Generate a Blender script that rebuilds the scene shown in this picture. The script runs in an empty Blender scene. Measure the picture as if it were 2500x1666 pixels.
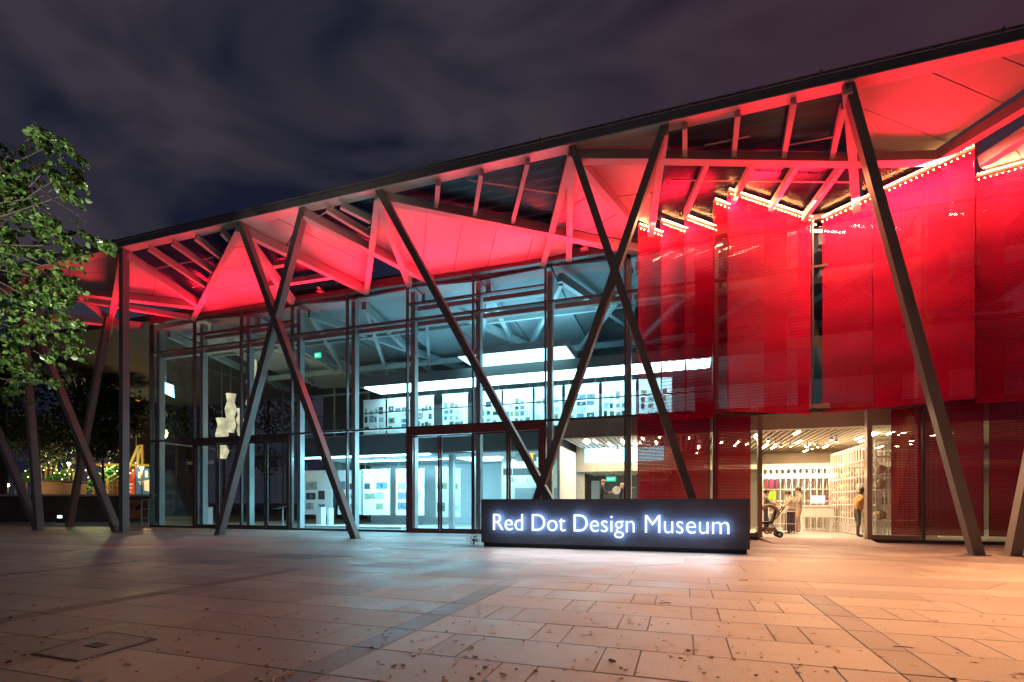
import bpy, math, random
from mathutils import Vector, Matrix
random.seed(7)
sc = bpy.context.scene
COL = sc.collection
R = math.radians

# ------------------------------------------------------------------ camera
# world: +X runs along the facade to the right, +Y goes into the building, Z up; eye height 1.2 m
FPX, EYE, ST, CT, HOR = 1240.0, 1.2, 0.3201, 0.9474, 1228.0
cam = bpy.data.objects.new('camera', bpy.data.cameras.new('camera'))
COL.objects.link(cam)
cam.location = (0, 0, EYE)
cam.rotation_euler = (R(90), 0, math.asin(ST))
cam.data.sensor_width = 36
cam.data.lens = 36 * FPX / 2500
cam.data.shift_y = (HOR - 833) / 2500
cam.data.clip_end = 2000
sc.camera = cam

# ------------------------------------------------------------------ night sky
world = bpy.data.worlds.new('World')
sc.world = world
world.use_nodes = True
nt = world.node_tree
nt.nodes.clear()
def N(t, **kw):
    n = nt.nodes.new(t)
    for k, v in kw.items():
        setattr(n, k, v)
    return n
tc = N('ShaderNodeTexCoord')
mp = N('ShaderNodeMapping')
mp.inputs['Rotation'].default_value = (0.2, 0.55, 0.4)
mp.inputs['Scale'].default_value = (1.5, 3.2, 5.0)
no = N('ShaderNodeTexNoise')
no.inputs['Scale'].default_value = 1.35
no.inputs['Detail'].default_value = 3.5
no.inputs['Roughness'].default_value = 0.55
no.inputs['Distortion'].default_value = 0.5
rp = N('ShaderNodeValToRGB')
e = rp.color_ramp.elements
e[0].position, e[0].color = 0.385, (0.0070, 0.0095, 0.0230, 1)
e[1].position, e[1].color = 0.60, (0.0370, 0.0310, 0.0440, 1)
# low cloud lit by the city: warmer towards the city side of the sky
dt = N('ShaderNodeVectorMath', operation='DOT_PRODUCT')
dt.inputs[1].default_value = (0.80, 0.50, 0.15)
mr = N('ShaderNodeMapRange')
mr.inputs['From Min'].default_value = 0.25
mr.inputs['From Max'].default_value = 0.95
mx = N('ShaderNodeMix', data_type='RGBA')
mx.inputs[7].default_value = (0.054, 0.023, 0.034, 1)
sky = N('ShaderNodeTexSky', sky_type='NISHITA', sun_disc=False, sun_elevation=R(-6), sun_rotation=R(200))
ad = N('ShaderNodeMix', data_type='RGBA', blend_type='ADD')
ad.inputs[0].default_value = 0.02
bg = N('ShaderNodeBackground')
bg.inputs['Strength'].default_value = 1.0
wo = N('ShaderNodeOutputWorld')
L = nt.links.new
L(tc.outputs['Generated'], mp.inputs['Vector'])
L(mp.outputs['Vector'], no.inputs['Vector'])
L(no.outputs['Fac'], rp.inputs['Fac'])
L(tc.outputs['Generated'], dt.inputs[0])
L(dt.outputs['Value'], mr.inputs['Value'])
L(mr.outputs['Result'], mx.inputs[0])
L(rp.outputs['Color'], mx.inputs[6])
L(mx.outputs[2], ad.inputs[6])
L(sky.outputs['Color'], ad.inputs[7])
L(ad.outputs[2], bg.inputs['Color'])
L(bg.outputs['Background'], wo.inputs['Surface'])

# weak light of the lamps of the plaza and the town behind the camera
sun = bpy.data.objects.new('sun', bpy.data.lights.new('sun', 'SUN'))
sun.data.energy = 0.05
sun.data.angle = R(20)
sun.data.color = (1.0, 0.86, 0.74)
sun.rotation_euler = (R(50), 0, R(-14))
COL.objects.link(sun)

sc.view_settings.view_transform = 'Standard'
sc.view_settings.look = 'None'
sc.view_settings.gamma = 1
sc.view_settings.exposure = 0.18
sc.cycles.use_denoising = True
sc.cycles.max_bounces = 7
sc.cycles.diffuse_bounces = 3
sc.cycles.glossy_bounces = 3
sc.cycles.transparent_max_bounces = 24
sc.cycles.sample_clamp_indirect = 2.5
sc.cycles.caustics_reflective = False
sc.cycles.caustics_refractive = False

# ------------------------------------------------------------------ helpers
def W(px, py, Y):
    r = (px - 1250) / FPX; u = (HOR - py) / FPX
    k = Y / (r * ST + CT)
    return Vector((k * (r * CT - ST), Y, EYE + k * u))
def G(px, py, z=0.0):
    r = (px - 1250) / FPX; u = (py - HOR) / FPX
    k = (EYE - z) / u
    return Vector((k * (r * CT - ST), k * (r * ST + CT), z))
YC, YF = 14.5, 18.23                      # plane of the columns, plane of the glass
ZE, ZT = 11.5, 10.17                      # eaves, top of the glass
SL = (ZT - ZE) / (YF - YC)
def S(px, py, dz=0.0):                    # point on the sloping underside of the canopy
    r = (px - 1250) / FPX; u = (HOR - py) / FPX
    a = r * ST + CT
    k = (ZE - EYE - SL * YC) / (u - SL * a)
    return Vector((k * (r * CT - ST), k * a, EYE + k * u + dz))

def link(o):
    COL.objects.link(o); return o
ORG = {}
def tag(o, label=None, cat=None, group=None, kind=None):
    if label: o['label'] = label
    if cat: o['category'] = cat
    if group: o['group'] = group
    if kind: o['kind'] = kind
    return o
def thing(name, label, cat, loc=(0, 0, 0), group=None):
    o = link(bpy.data.objects.new(name, None))
    o.empty_display_size = 0.2
    o.location = loc
    ORG[o.name] = Vector(loc)
    return tag(o, label, cat, group)

class MB:
    def __init__(self):
        self.v = []; self.f = []
    def add(self, vs, fs):
        n = len(self.v)
        self.v += [Vector(x) for x in vs]
        self.f += [tuple(i + n for i in f) for f in fs]
        return self
    def box(self, x0, x1, y0, y1, z0, z1):
        vs = [(x, y, z) for z in (z0, z1) for y in (y0, y1) for x in (x0, x1)]
        return self.add(vs, [(0, 2, 3, 1), (4, 5, 7, 6), (0, 1, 5, 4), (2, 6, 7, 3), (0, 4, 6, 2), (1, 3, 7, 5)])
    def bar(self, p, q, w, h, up=(0, 0, 1), drop=0.0):
        """box from p to q; w across, h along up; drop lowers it along up"""
        p = Vector(p); q = Vector(q); d = (q - p).normalized()
        u = Vector(up); s = d.cross(u)
        if s.length < 1e-4: s = d.cross(Vector((0, 1, 0)))
        s.normalize(); u = s.cross(d).normalized()
        o = -u * drop
        vs = []
        for c in (p, q):
            for a, b in ((-1, -1), (1, -1), (1, 1), (-1, 1)):
                vs.append(c + o + s * a * w / 2 + u * b * h / 2)
        return self.add(vs, [(0, 1, 2, 3), (7, 6, 5, 4), (0, 4, 5, 1), (1, 5, 6, 2), (2, 6, 7, 3), (3, 7, 4, 0)])
    def prism(self, pts, off):
        n = len(pts); off = Vector(off)
        pts = [Vector(p) for p in pts]
        fs = [tuple(range(n)), tuple(reversed(range(n, 2 * n)))]
        fs += [(i, i + n, (i + 1) % n + n, (i + 1) % n) for i in range(n)]
        return self.add(pts + [p + off for p in pts], fs)
    def tube(self, pts, r, n=8, cap=True):
        pts = [Vector(p) for p in pts]
        rs = r if isinstance(r, (list, tuple)) else [r] * len(pts)
        vs = []
        for i, p in enumerate(pts):
            d = (pts[min(i + 1, len(pts) - 1)] - pts[max(i - 1, 0)]).normalized()
            s = d.cross(Vector((0, 0, 1)))
            if s.length < 1e-3: s = Vector((1, 0, 0))
            s.normalize(); u = s.cross(d)
            for k in range(n):
                a = 2 * math.pi * k / n
                vs.append(p + (s * math.cos(a) + u * math.sin(a)) * rs[i])
        fs = [(i * n + k, i * n + (k + 1) % n, (i + 1) * n + (k + 1) % n, (i + 1) * n + k)
              for i in range(len(pts) - 1) for k in range(n)]
        if cap:
            fs += [tuple(reversed(range(n))), tuple(range((len(pts) - 1) * n, len(pts) * n))]
        return self.add(vs, fs)
    def lathe(self, c, prof, n=14):
        c = Vector(c); vs = []
        for r, z in prof:
            for k in range(n):
                a = 2 * math.pi * k / n
                vs.append(c + Vector((r * math.cos(a), r * math.sin(a), z)))
        m = len(prof)
        fs = [(i * n + k, i * n + (k + 1) % n, (i + 1) * n + (k + 1) % n, (i + 1) * n + k) for i in range(m - 1) for k in range(n)]
        fs += [tuple(reversed(range(n))), tuple(range((m - 1) * n, m * n))]
        return self.add(vs, fs)
    def octa(self, c, r):
        c = Vector(c)
        vs = [c + Vector(d) * r for d in ((1, 0, 0), (-1, 0, 0), (0, 1, 0), (0, -1, 0), (0, 0, 1), (0, 0, -1))]
        return self.add(vs, [(0, 2, 4), (2, 1, 4), (1, 3, 4), (3, 0, 4), (2, 0, 5), (1, 2, 5), (3, 1, 5), (0, 3, 5)])
    def ball(self, c, r, n=10, m=7, sq=(1, 1, 1)):
        prof = [(max(1e-3, math.sin(math.pi * i / m)), -math.cos(math.pi * i / m)) for i in range(m + 1)]
        c = Vector(c); vs = []
        for a, z in prof:
            for k in range(n):
                t = 2 * math.pi * k / n
                vs.append(c + Vector((a * math.cos(t) * r * sq[0], a * math.sin(t) * r * sq[1], z * r * sq[2])))
        return self.add(vs, [(i * n + k, i * n + (k + 1) % n, (i + 1) * n + (k + 1) % n, (i + 1) * n + k) for i in range(m) for k in range(n)])
    def mesh(self, name, mat, org=Vector((0, 0, 0)), smooth=False):
        me = bpy.data.meshes.new(name)
        me.from_pydata([tuple(v - org) for v in self.v], [], self.f)
        if mat: me.materials.append(mat)
        if smooth: me.polygons.foreach_set('use_smooth', [True] * len(me.polygons))
        me.update()
        return me
    def build(self, name, mat, parent=None, smooth=False):
        org = ORG.get(parent.name, Vector((0, 0, 0))) if parent else Vector((0, 0, 0))
        o = link(bpy.data.objects.new(name, self.mesh(name, mat, org, smooth)))
        if parent: o.parent = parent
        ORG[o.name] = org
        return o

# ------------------------------------------------------------------ materials
def newmat(name):
    m = bpy.data.materials.new(name); m.use_nodes = True
    m.node_tree.nodes.clear()
    return m, m.node_tree.nodes, m.node_tree.links.new
def surf(name, col, rough=0.6, metal=0.0, scale=6.0, var=0.25, bump=0.0, bscale=40.0, spec=0.5, rnd=0.0, trans=0.0):
    """principled with noise-varied colour, optional grain, per-object and per-island variation"""
    m, ns, ln = newmat(name)
    b = ns.new('ShaderNodeBsdfPrincipled'); o = ns.new('ShaderNodeOutputMaterial')
    ln(b.outputs[0], o.inputs[0])
    t = ns.new('ShaderNodeTexCoord')
    n = ns.new('ShaderNodeTexNoise'); n.inputs['Scale'].default_value = scale; n.inputs['Detail'].default_value = 6
    ln(t.outputs['Object'], n.inputs['Vector'])
    r = ns.new('ShaderNodeMapRange')
    r.inputs['From Min'].default_value = 0.3; r.inputs['From Max'].default_value = 0.7
    r.inputs['To Min'].default_value = 1 - var; r.inputs['To Max'].default_value = 1 + var
    ln(n.outputs['Fac'], r.inputs['Value'])
    last = r.outputs['Result']
    if rnd:
        oi = ns.new('ShaderNodeObjectInfo'); ge = ns.new('ShaderNodeNewGeometry')
        a = ns.new('ShaderNodeMath'); a.operation = 'ADD'
        ln(oi.outputs['Random'], a.inputs[0]); ln(ge.outputs['Random Per Island'], a.inputs[1])
        fr = ns.new('ShaderNodeMath'); fr.operation = 'FRACT'; ln(a.outputs[0], fr.inputs[0])
        q = ns.new('ShaderNodeMapRange'); q.inputs['To Min'].default_value = 1 - rnd; q.inputs['To Max'].default_value = 1 + rnd
        ln(fr.outputs[0], q.inputs['Value'])
        mu = ns.new('ShaderNodeMath'); mu.operation = 'MULTIPLY'
        ln(last, mu.inputs[0]); ln(q.outputs['Result'], mu.inputs[1]); last = mu.outputs[0]
    c = ns.new('ShaderNodeVectorMath'); c.operation = 'SCALE'
    c.inputs[0].default_value = col
    ln(last, c.inputs['Scale'])
    ln(c.outputs[0], b.inputs['Base Color'])
    rr = ns.new('ShaderNodeMapRange')
    rr.inputs['To Min'].default_value = max(0.03, rough - 0.1); rr.inputs['To Max'].default_value = min(1, rough + 0.1)
    ln(n.outputs['Fac'], rr.inputs['Value']); ln(rr.outputs['Result'], b.inputs['Roughness'])
    b.inputs['Metallic'].default_value = metal
    b.inputs['Specular IOR Level'].default_value = spec
    if bump:
        n2 = ns.new('ShaderNodeTexNoise'); n2.inputs['Scale'].default_value = bscale; n2.inputs['Detail'].default_value = 4
        ln(t.outputs['Object'], n2.inputs['Vector'])
        bp = ns.new('ShaderNodeBump'); bp.inputs['Strength'].default_value = bump; bp.inputs['Distance'].default_value = 0.02
        ln(n2.outputs['Fac'], bp.inputs['Height']); ln(bp.outputs['Normal'], b.inputs['Normal'])
    if trans:
        tr = ns.new('ShaderNodeBsdfTranslucent'); ln(c.outputs[0], tr.inputs['Color'])
        mix = ns.new('ShaderNodeMixShader'); mix.inputs[0].default_value = trans
        ln(b.outputs[0], mix.inputs[1]); ln(tr.outputs[0], mix.inputs[2]); ln(mix.outputs[0], o.inputs[0])
    return m
def glow(name, col, strength, sample=True, var=0.0, scale=3.0):
    m, ns, ln = newmat(name)
    em = ns.new('ShaderNodeEmission'); o = ns.new('ShaderNodeOutputMaterial')
    em.inputs['Color'].default_value = (*col, 1); em.inputs['Strength'].default_value = strength
    if var:
        t = ns.new('ShaderNodeTexCoord'); n = ns.new('ShaderNodeTexNoise'); n.inputs['Scale'].default_value = scale
        ln(t.outputs['Object'], n.inputs['Vector'])
        r = ns.new('ShaderNodeMapRange'); r.inputs['From Min'].default_value = 0.3; r.inputs['From Max'].default_value = 0.7
        r.inputs['To Min'].default_value = strength * (1 - var); r.inputs['To Max'].default_value = strength * (1 + var)
        ln(n.outputs['Fac'], r.inputs['Value']); ln(r.outputs['Result'], em.inputs['Strength'])
    ln(em.outputs[0], o.inputs[0])
    if not sample: m.cycles.emission_sampling = 'NONE'
    return m
def glassmat(name, tint, refl=0.9, rough=0.0, ior=1.5, base=0.0):
    m, ns, ln = newmat(name)
    o = ns.new('ShaderNodeOutputMaterial')
    t = ns.new('ShaderNodeBsdfTransparent'); t.inputs['Color'].default_value = (*tint, 1)
    g = ns.new('ShaderNodeBsdfGlossy'); g.inputs['Roughness'].default_value = rough
    g.inputs['Color'].default_value = (refl, refl, refl, 1)
    fr = ns.new('ShaderNodeFresnel'); fr.inputs['IOR'].default_value = ior
    ge = ns.new('ShaderNodeNewGeometry')
    iv = ns.new('ShaderNodeMath'); iv.operation = 'SUBTRACT'; iv.inputs[0].default_value = 1.0; ln(ge.outputs['Backfacing'], iv.inputs[1])
    f = ns.new('ShaderNodeMath'); f.operation = 'MULTIPLY'; ln(fr.outputs[0], f.inputs[0]); ln(iv.outputs[0], f.inputs[1])
    x = ns.new('ShaderNodeMixShader')
    if base:
        a = ns.new('ShaderNodeMath'); a.operation = 'ADD'; a.use_clamp = True; a.inputs[1].default_value = base
        ln(f.outputs[0], a.inputs[0]); ln(a.outputs[0], x.inputs[0])
    else:
        ln(f.outputs[0], x.inputs[0])
    ln(t.outputs[0], x.inputs[1]); ln(g.outputs[0], x.inputs[2])
    ln(x.outputs[0], o.inputs[0])
    return m

M = {}
def stone(name, col):
    """granite paving: speckle, blotches, slight stains, per-slab tone"""
    m, ns, ln = newmat(name)
    b = ns.new('ShaderNodeBsdfPrincipled'); o = ns.new('ShaderNodeOutputMaterial'); ln(b.outputs[0], o.inputs[0])
    g = ns.new('ShaderNodeNewGeometry'); oi = ns.new('ShaderNodeObjectInfo')
    def noise(s, d=3):
        n = ns.new('ShaderNodeTexNoise'); n.inputs['Scale'].default_value = s; n.inputs['Detail'].default_value = d
        ln(g.outputs['Position'], n.inputs['Vector']); return n.outputs['Fac']
    def rng(v, a, bb, lo, hi):
        r = ns.new('ShaderNodeMapRange')
        for k, q in zip(('From Min', 'From Max', 'To Min', 'To Max'), (a, bb, lo, hi)): r.inputs[k].default_value = q
        ln(v, r.inputs['Value']); return r.outputs['Result']
    def mul(x, y):
        q = ns.new('ShaderNodeMath'); q.operation = 'MULTIPLY'; ln(x, q.inputs[0]); ln(y, q.inputs[1]); return q.outputs[0]
    sp = rng(noise(140, 2), 0.35, 0.65, 0.72, 1.28)
    bl = rng(noise(1.1, 5), 0.3, 0.7, 0.80, 1.16)
    stn = rng(noise(4.0, 6), 0.30, 0.42, 0.88, 1.0)
    a = ns.new('ShaderNodeMath'); a.operation = 'ADD'
    ln(oi.outputs['Random'], a.inputs[0]); ln(g.outputs['Random Per Island'], a.inputs[1])
    fr = ns.new('ShaderNodeMath'); fr.operation = 'FRACT'; ln(a.outputs[0], fr.inputs[0])
    tone = rng(fr.outputs[0], 0, 1, 0.80, 1.16)
    tot = mul(mul(sp, bl), mul(stn, tone))
    c = ns.new('ShaderNodeVectorMath'); c.operation = 'SCALE'; c.inputs[0].default_value = col
    ln(tot, c.inputs['Scale']); ln(c.outputs[0], b.inputs['Base Color'])
    ln(rng(bl, 0.8, 1.16, 0.42, 0.62), b.inputs['Roughness'])
    b.inputs['Specular IOR Level'].default_value = 0.35
    bp = ns.new('ShaderNodeBump'); bp.inputs['Strength'].default_value = 0.25; bp.inputs['Distance'].default_value = 0.01
    ln(noise(220, 2), bp.inputs['Height']); ln(bp.outputs['Normal'], b.inputs['Normal'])
    return m
M['stone'] = stone('pale_granite', (0.295, 0.270, 0.245))
M['stone_dark'] = stone('dark_granite', (0.150, 0.138, 0.140))
M['stone_mid'] = stone('grey_granite', (0.235, 0.215, 0.212))
M['grout'] = surf('grout', (0.05, 0.045, 0.042), 0.95, var=0.3)
M['asphalt'] = surf('asphalt', (0.05, 0.047, 0.046), 0.9, scale=2, var=0.3)
M['concrete'] = surf('concrete', (0.42, 0.39, 0.36), 0.8, scale=3, var=0.15, bump=0.15)
M['steel'] = surf('painted_steel', (0.19, 0.165, 0.155), 0.48, scale=1.5, var=0.14, bump=0.04, bscale=8, spec=0.4)
M['beam'] = surf('canopy_steel', (0.50, 0.46, 0.45), 0.5, scale=1.2, var=0.12, spec=0.4)
M['soffit'] = surf('soffit_panel', (0.60, 0.57, 0.56), 0.62, scale=0.5, var=0.10, rnd=0.05)
M['fascia'] = surf('eaves_steel', (0.14, 0.125, 0.12), 0.45, scale=1.0, var=0.15)
M['frame'] = surf('window_frame', (0.085, 0.070, 0.068), 0.4, scale=2, var=0.2)
M['doorframe'] = surf('maroon_door_frame', (0.16, 0.055, 0.056), 0.42, scale=2, var=0.15)
M['jamb'] = surf('bronze_frame', (0.34, 0.27, 0.21), 0.4, scale=2, var=0.12)
M['inner'] = surf('grey_painted_steel', (0.42, 0.47, 0.48), 0.5, scale=1.4, var=0.12)
M['white'] = surf('white_paint', (0.76, 0.77, 0.77), 0.6, scale=1.5, var=0.05)
M['wallgrey'] = surf('grey_wall', (0.20, 0.225, 0.235), 0.75, scale=0.8, var=0.15)
M['beige'] = surf('beige_wall', (0.50, 0.45, 0.37), 0.75, scale=0.8, var=0.1)
M['dark'] = surf('dark_lining', (0.035, 0.036, 0.04), 0.7, scale=1, var=0.25)
M['floor'] = surf('pale_floor', (0.46, 0.47, 0.46), 0.32, scale=1.2, var=0.08)
M['slab'] = surf('slab_face', (0.085, 0.10, 0.105), 0.6, scale=0.7, var=0.15)
M['ceil_in'] = surf('ceiling_board', (0.50, 0.54, 0.56), 0.7, scale=0.7, var=0.07, rnd=0.06)
M['glass'] = glassmat('facade_glass', (0.90, 0.955, 0.95), 0.85, base=0.025)
M['skyglass'] = glassmat('roof_glass', (0.32, 0.40, 0.50), 0.6, 0.28, 1.5, 0.05)
M['rail'] = surf('black_rail', (0.02, 0.02, 0.022), 0.4)
M['signbox'] = surf('anthracite_panel', (0.095, 0.098, 0.115), 0.45, scale=1.5, var=0.12, bump=0.02, bscale=3, spec=0.35)
M['plinth'] = surf('black_plinth', (0.02, 0.02, 0.024), 0.5)
M['letter'] = glow('lit_letter', (0.93, 0.97, 1.0), 1.5)
M['letterback'] = glow('letter_backlight', (0.28, 0.52, 1.0), 20.0)
M['cool'] = glow('cool_light', (0.50, 0.88, 1.0), 10.0, var=0.06, scale=1.0)
M['coolsoft'] = glow('cool_light_soft', (0.42, 0.86, 1.0), 4.0, var=0.08, scale=0.8)
M['warm'] = glow('warm_tube', (1.0, 0.64, 0.34), 90.0)
M['bulb'] = glow('warm_bulb', (1.0, 0.42, 0.14), 120.0)
M['redslat'] = surf('red_slat', (0.68, 0.003, 0.075), 0.6, scale=1.0, var=0.10, spec=0.12, trans=0.35)
M['redrail'] = surf('red_rail', (0.35, 0.02, 0.025), 0.4)
M['lantern'] = glow('paper_lantern', (1.0, 0.86, 0.54), 0.72, var=0.5, scale=2.6)
M['exit'] = glow('exit_green', (0.05, 0.85, 0.55), 1.0)
M['exittext'] = glow('exit_white', (0.75, 1.0, 0.9), 1.4)
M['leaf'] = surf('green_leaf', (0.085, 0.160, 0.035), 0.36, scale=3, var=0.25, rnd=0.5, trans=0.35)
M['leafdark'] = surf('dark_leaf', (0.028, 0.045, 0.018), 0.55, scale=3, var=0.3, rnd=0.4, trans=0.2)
M['bark'] = surf('bark', (0.055, 0.042, 0.033), 0.85, scale=14, var=0.4, bump=0.6, bscale=25)
M['dead'] = surf('dry_leaf', (0.30, 0.18, 0.08), 0.7, scale=20, var=0.4, rnd=0.55)
M['iron'] = surf('drain_iron', (0.075, 0.066, 0.06), 0.5, metal=0.6, scale=8, var=0.4, rnd=0.2)
M['lowwall'] = surf('brown_wall', (0.075, 0.05, 0.042), 0.85, scale=1.5, var=0.3, bump=0.2)

# ================================================================== THE SETTING
ground = MB().box(-900, 900, -60, 1200, -0.5, -0.034).build('ground', M['asphalt'])
tag(ground, 'dark asphalt ground reaching to the horizon', 'ground', kind='structure')
plaza = MB().box(-60, 14, -4, 30, -0.03, -0.02).build('plaza_bed', M['grout'])
plaza.name = 'plaza_paving'
tag(plaza, 'pale granite paving of the plaza in front of the museum', 'paving', kind='structure')

ROW, PER, SH, BAY0, GAP = 0.65, 4.1 / 3, 0.28, -2.656, 0.0065
tile_mesh = {}
def tile(x0, x1, y0, y1, mat):
    w, d = round(x1 - x0, 3), round(y1 - y0, 3)
    key = (w, d, mat)
    if key not in tile_mesh:
        a, b, ch = w / 2 - GAP / 2, d / 2 - GAP / 2, 0.004
        mb = MB()
        vs = [(-a, -b, -.02), (a, -b, -.02), (a, b, -.02), (-a, b, -.02), (-a, -b, -ch), (a, -b, -ch), (a, b, -ch), (-a, b, -ch),
              (-a + ch, -b + ch, 0), (a - ch, -b + ch, 0), (a - ch, b - ch, 0), (-a + ch, b - ch, 0)]
        mb.add(vs, [(0, 1, 5, 4), (1, 2, 6, 5), (2, 3, 7, 6), (3, 0, 4, 7), (4, 5, 9, 8), (5, 6, 10, 9), (6, 7, 11, 10), (7, 4, 8, 11), (8, 9, 10, 11)])
        tile_mesh[key] = mb.mesh('tile', M[mat])
    o = link(bpy.data.objects.new('tile', tile_mesh[key]))
    o.location = ((x0 + x1) / 2, (y0 + y1) / 2, random.uniform(-0.0012, 0.0012))
    o.parent = plaza
far = {'stone': MB(), 'stone_dark': MB(), 'stone_mid': MB()}
def fartile(x0, x1, y0, y1, mat):
    far[mat].box(x0 + GAP / 2, x1 - GAP / 2, y0 + GAP / 2, y1 - GAP / 2, -0.02, random.uniform(-0.0015, 0.0015))
ntile = 0
y = 1.65
rowi = 1
Y_NEAR = 7.5
while y < Y_NEAR - 0.01:
    xl, xr = -2.06 * (y + ROW) - 0.7, 0.52 * (y + ROW) + 0.8
    k0 = math.floor((xl - BAY0) / 4.1); k1 = math.ceil((xr - BAY0) / 4.1)
    for k in range(k0, k1):
        bx = BAY0 + 4.1 * k
        cuts = [(bx, bx + SH, 'stone_dark')]
        if rowi % 2:
            s1, s2 = bx + PER, bx + 2 * PER
            cuts += [(bx + SH, s1, 'stone'), (s1, s1 + SH, 'stone'), (s1 + SH, s2, 'stone'), (s2, s2 + SH, 'stone'), (s2 + SH, bx + 4.1, 'stone')]
        else:
            s1, s2, s3 = bx + PER / 2, bx + 1.5 * PER, bx + 2.5 * PER
            cuts += [(bx + SH, s1, 'stone'), (s1, s1 + SH, 'stone'), (s1 + SH, s2, 'stone'), (s2, s2 + SH, 'stone'),
                     (s2 + SH, s3, 'stone'), (s3, s3 + SH, 'stone'), (s3 + SH, bx + 4.1, 'stone')]
        for x0, x1, m in cuts:
            if x1 < xl or x0 > xr: continue
            if ntile < 300:
                tile(x0, x1, y, y + ROW, m); ntile += 1
            else:
                fartile(x0, x1, y, y + ROW, m)
    y += ROW; rowi += 1
# cross band of grey slabs, then wider slabs with skewed joints up to the glass
yb = y
for j, (d, m) in enumerate(((0.62, 'stone_mid'), (0.62, 'stone_mid'))):
    x = -19.0 + 0.5 * j
    while x < 6.5:
        w = random.choice((0.9, 1.37, 1.37, 2.05))
        fartile(x, x + w, yb, yb + d, m if x < 3.0 else 'stone'); x += w
    yb += d
rows = [yb + 0.95 * i for i in range(12)]
for j in range(11):
    y0, y1 = rows[j], rows[j + 1]
    if y0 > 17.9: break
    y1 = min(y1, 18.05)
    x = -50.0 + random.uniform(0, 2)
    sk0 = 0.0
    while x < 12:
        w = random.choice((1.37, 2.05, 2.73, 4.1))
        sk1 = random.choice((0, 0, 0.7, -0.7, 1.1))
        m = random.choices(('stone', 'stone_mid', 'stone_dark'), (8, 3, 0.5))[0]
        g = GAP / 2
        far[m].prism([(x + g, y0 + g, -0.02), (x + w - g, y0 + g, -0.02), (x + w + sk1 - g, y1 - g, -0.02), (x + sk0 + g, y1 - g, -0.02)],
                     (0, 0, 0.02 + random.uniform(-0.0015, 0.0015)))
        x += w; sk0 = sk1
for yy, xa, xb in ((18.05, -50, -25.4), (19.4, -50, -25.4), (20.8, -50, -25.4), (22.2, -52, -25.4), (23.6, -54, -25.4)):
    x = xa
    while x < xb:
        w = random.choice((1.37, 2.05, 2.73)); fartile(x, min(x + w, xb), yy, yy + 1.35, 'stone'); x += w
for m, mb in far.items():
    tag(mb.build('paving_field', M[m], plaza), kind='stuff')

# drain cover at the lower left
dc = [G(79, 1597), G(267, 1544), G(379, 1562), G(191, 1615)]
c0 = sum(dc, Vector()) / 4
drain = thing('drain_cover', 'perforated iron drain cover set in the paving at lower left', 'drain', c0)
hx = (dc[1] - dc[0]).length / 2; hy = (dc[2] - dc[1]).length / 2
ux = (dc[1] - dc[0]).normalized(); uy = (dc[2] - dc[1]).normalized()
mb = MB().prism([p + Vector((0, 0, 0.0005)) for p in dc], (0, 0, 0.003))
mb.build('plate', M['iron'], drain)
mb = MB()
for i in range(4):
    mb.bar(dc[i] + Vector((0, 0, 0.003)), dc[(i + 1) % 4] + Vector((0, 0, 0.003)), 0.025, 0.006 + 0.001 * i)
mb.build('rim', M['iron'], drain)
mb = MB()
n1, n2 = 30, 17
for i in range(n1):
    for j in range(n2):
        a = (i + 0.5) / n1 * 2 - 1; b = (j + 0.5 + 0.5 * (i % 2)) / (n2 + .5) * 2 - 1
        if abs(a) < 0.17 and abs(b) < 0.26: continue
        p = c0 + ux * hx * a * 0.95 + uy * hy * b * 0.93
        mb.lathe(p + Vector((0, 0, 0.003)), [(0.011, 0), (0.007, 0.004)], 6)
tag(mb.build('stud_grid', surf('worn_stud', (0.42, 0.37, 0.30), 0.45, metal=0.3, scale=8, var=0.3), drain), kind='stuff')
mb = MB().prism([c0 + ux * hx * a * 0.15 + uy * hy * b * 0.24 + Vector((0, 0, 0.0045)) for a, b in ((-1, -1), (1, -1), (1, 1), (-1, 1))], (0, 0, 0.006))
mb.build('lifting_lid', M['plinth'], drain)

# ================================================================== THE MUSEUM
museum = thing('museum_building', 'glass fronted museum with red lit folded canopy on slanted columns', 'museum', (0, YF, 0))
MX = [3.85 + 2.9 * k for k in range(-10, 3)]      # mullion axes, 2.9 m apart
XL, XR = MX[0], MX[-1] + 2.9
DOOR = (2.41, 5.29)                               # shop doorway

# ---- canopy: eaves beam carries the other members
nsn = Vector((0, -SL, 1)).normalized()            # normal of the sloping underside (pointing up)
eaves = MB().box(-42, 13.5, YC - 0.14, YC + 0.14, ZE + 0.004, ZE + 0.25).build('eaves_beam', M['fascia'], museum)
MB().box(-42, 13.5, YC - 0.20, YC + 0.20, ZE - 0.03, ZE).build('bottom_flange', M['beam'], eaves)
MB().tube([(-42, YC - 0.12, ZE + 0.345), (13.5, YC - 0.12, ZE + 0.345)], 0.032, 8).build('gutter_rail', M['fascia'], eaves)
MB().box(-42, 13.5, YC - 0.10, YC + 0.5, ZE + 0.252, ZE + 0.30).build('roof_edge', M['fascia'], eaves)
for k in range(14):
    xx = -40 + k * 3.6
    MB().box(xx, xx + 0.03, YC - 0.17, YC - 0.08, ZE + 0.302, ZE + 0.41).build('rail_clip', M['fascia'], eaves)

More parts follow.
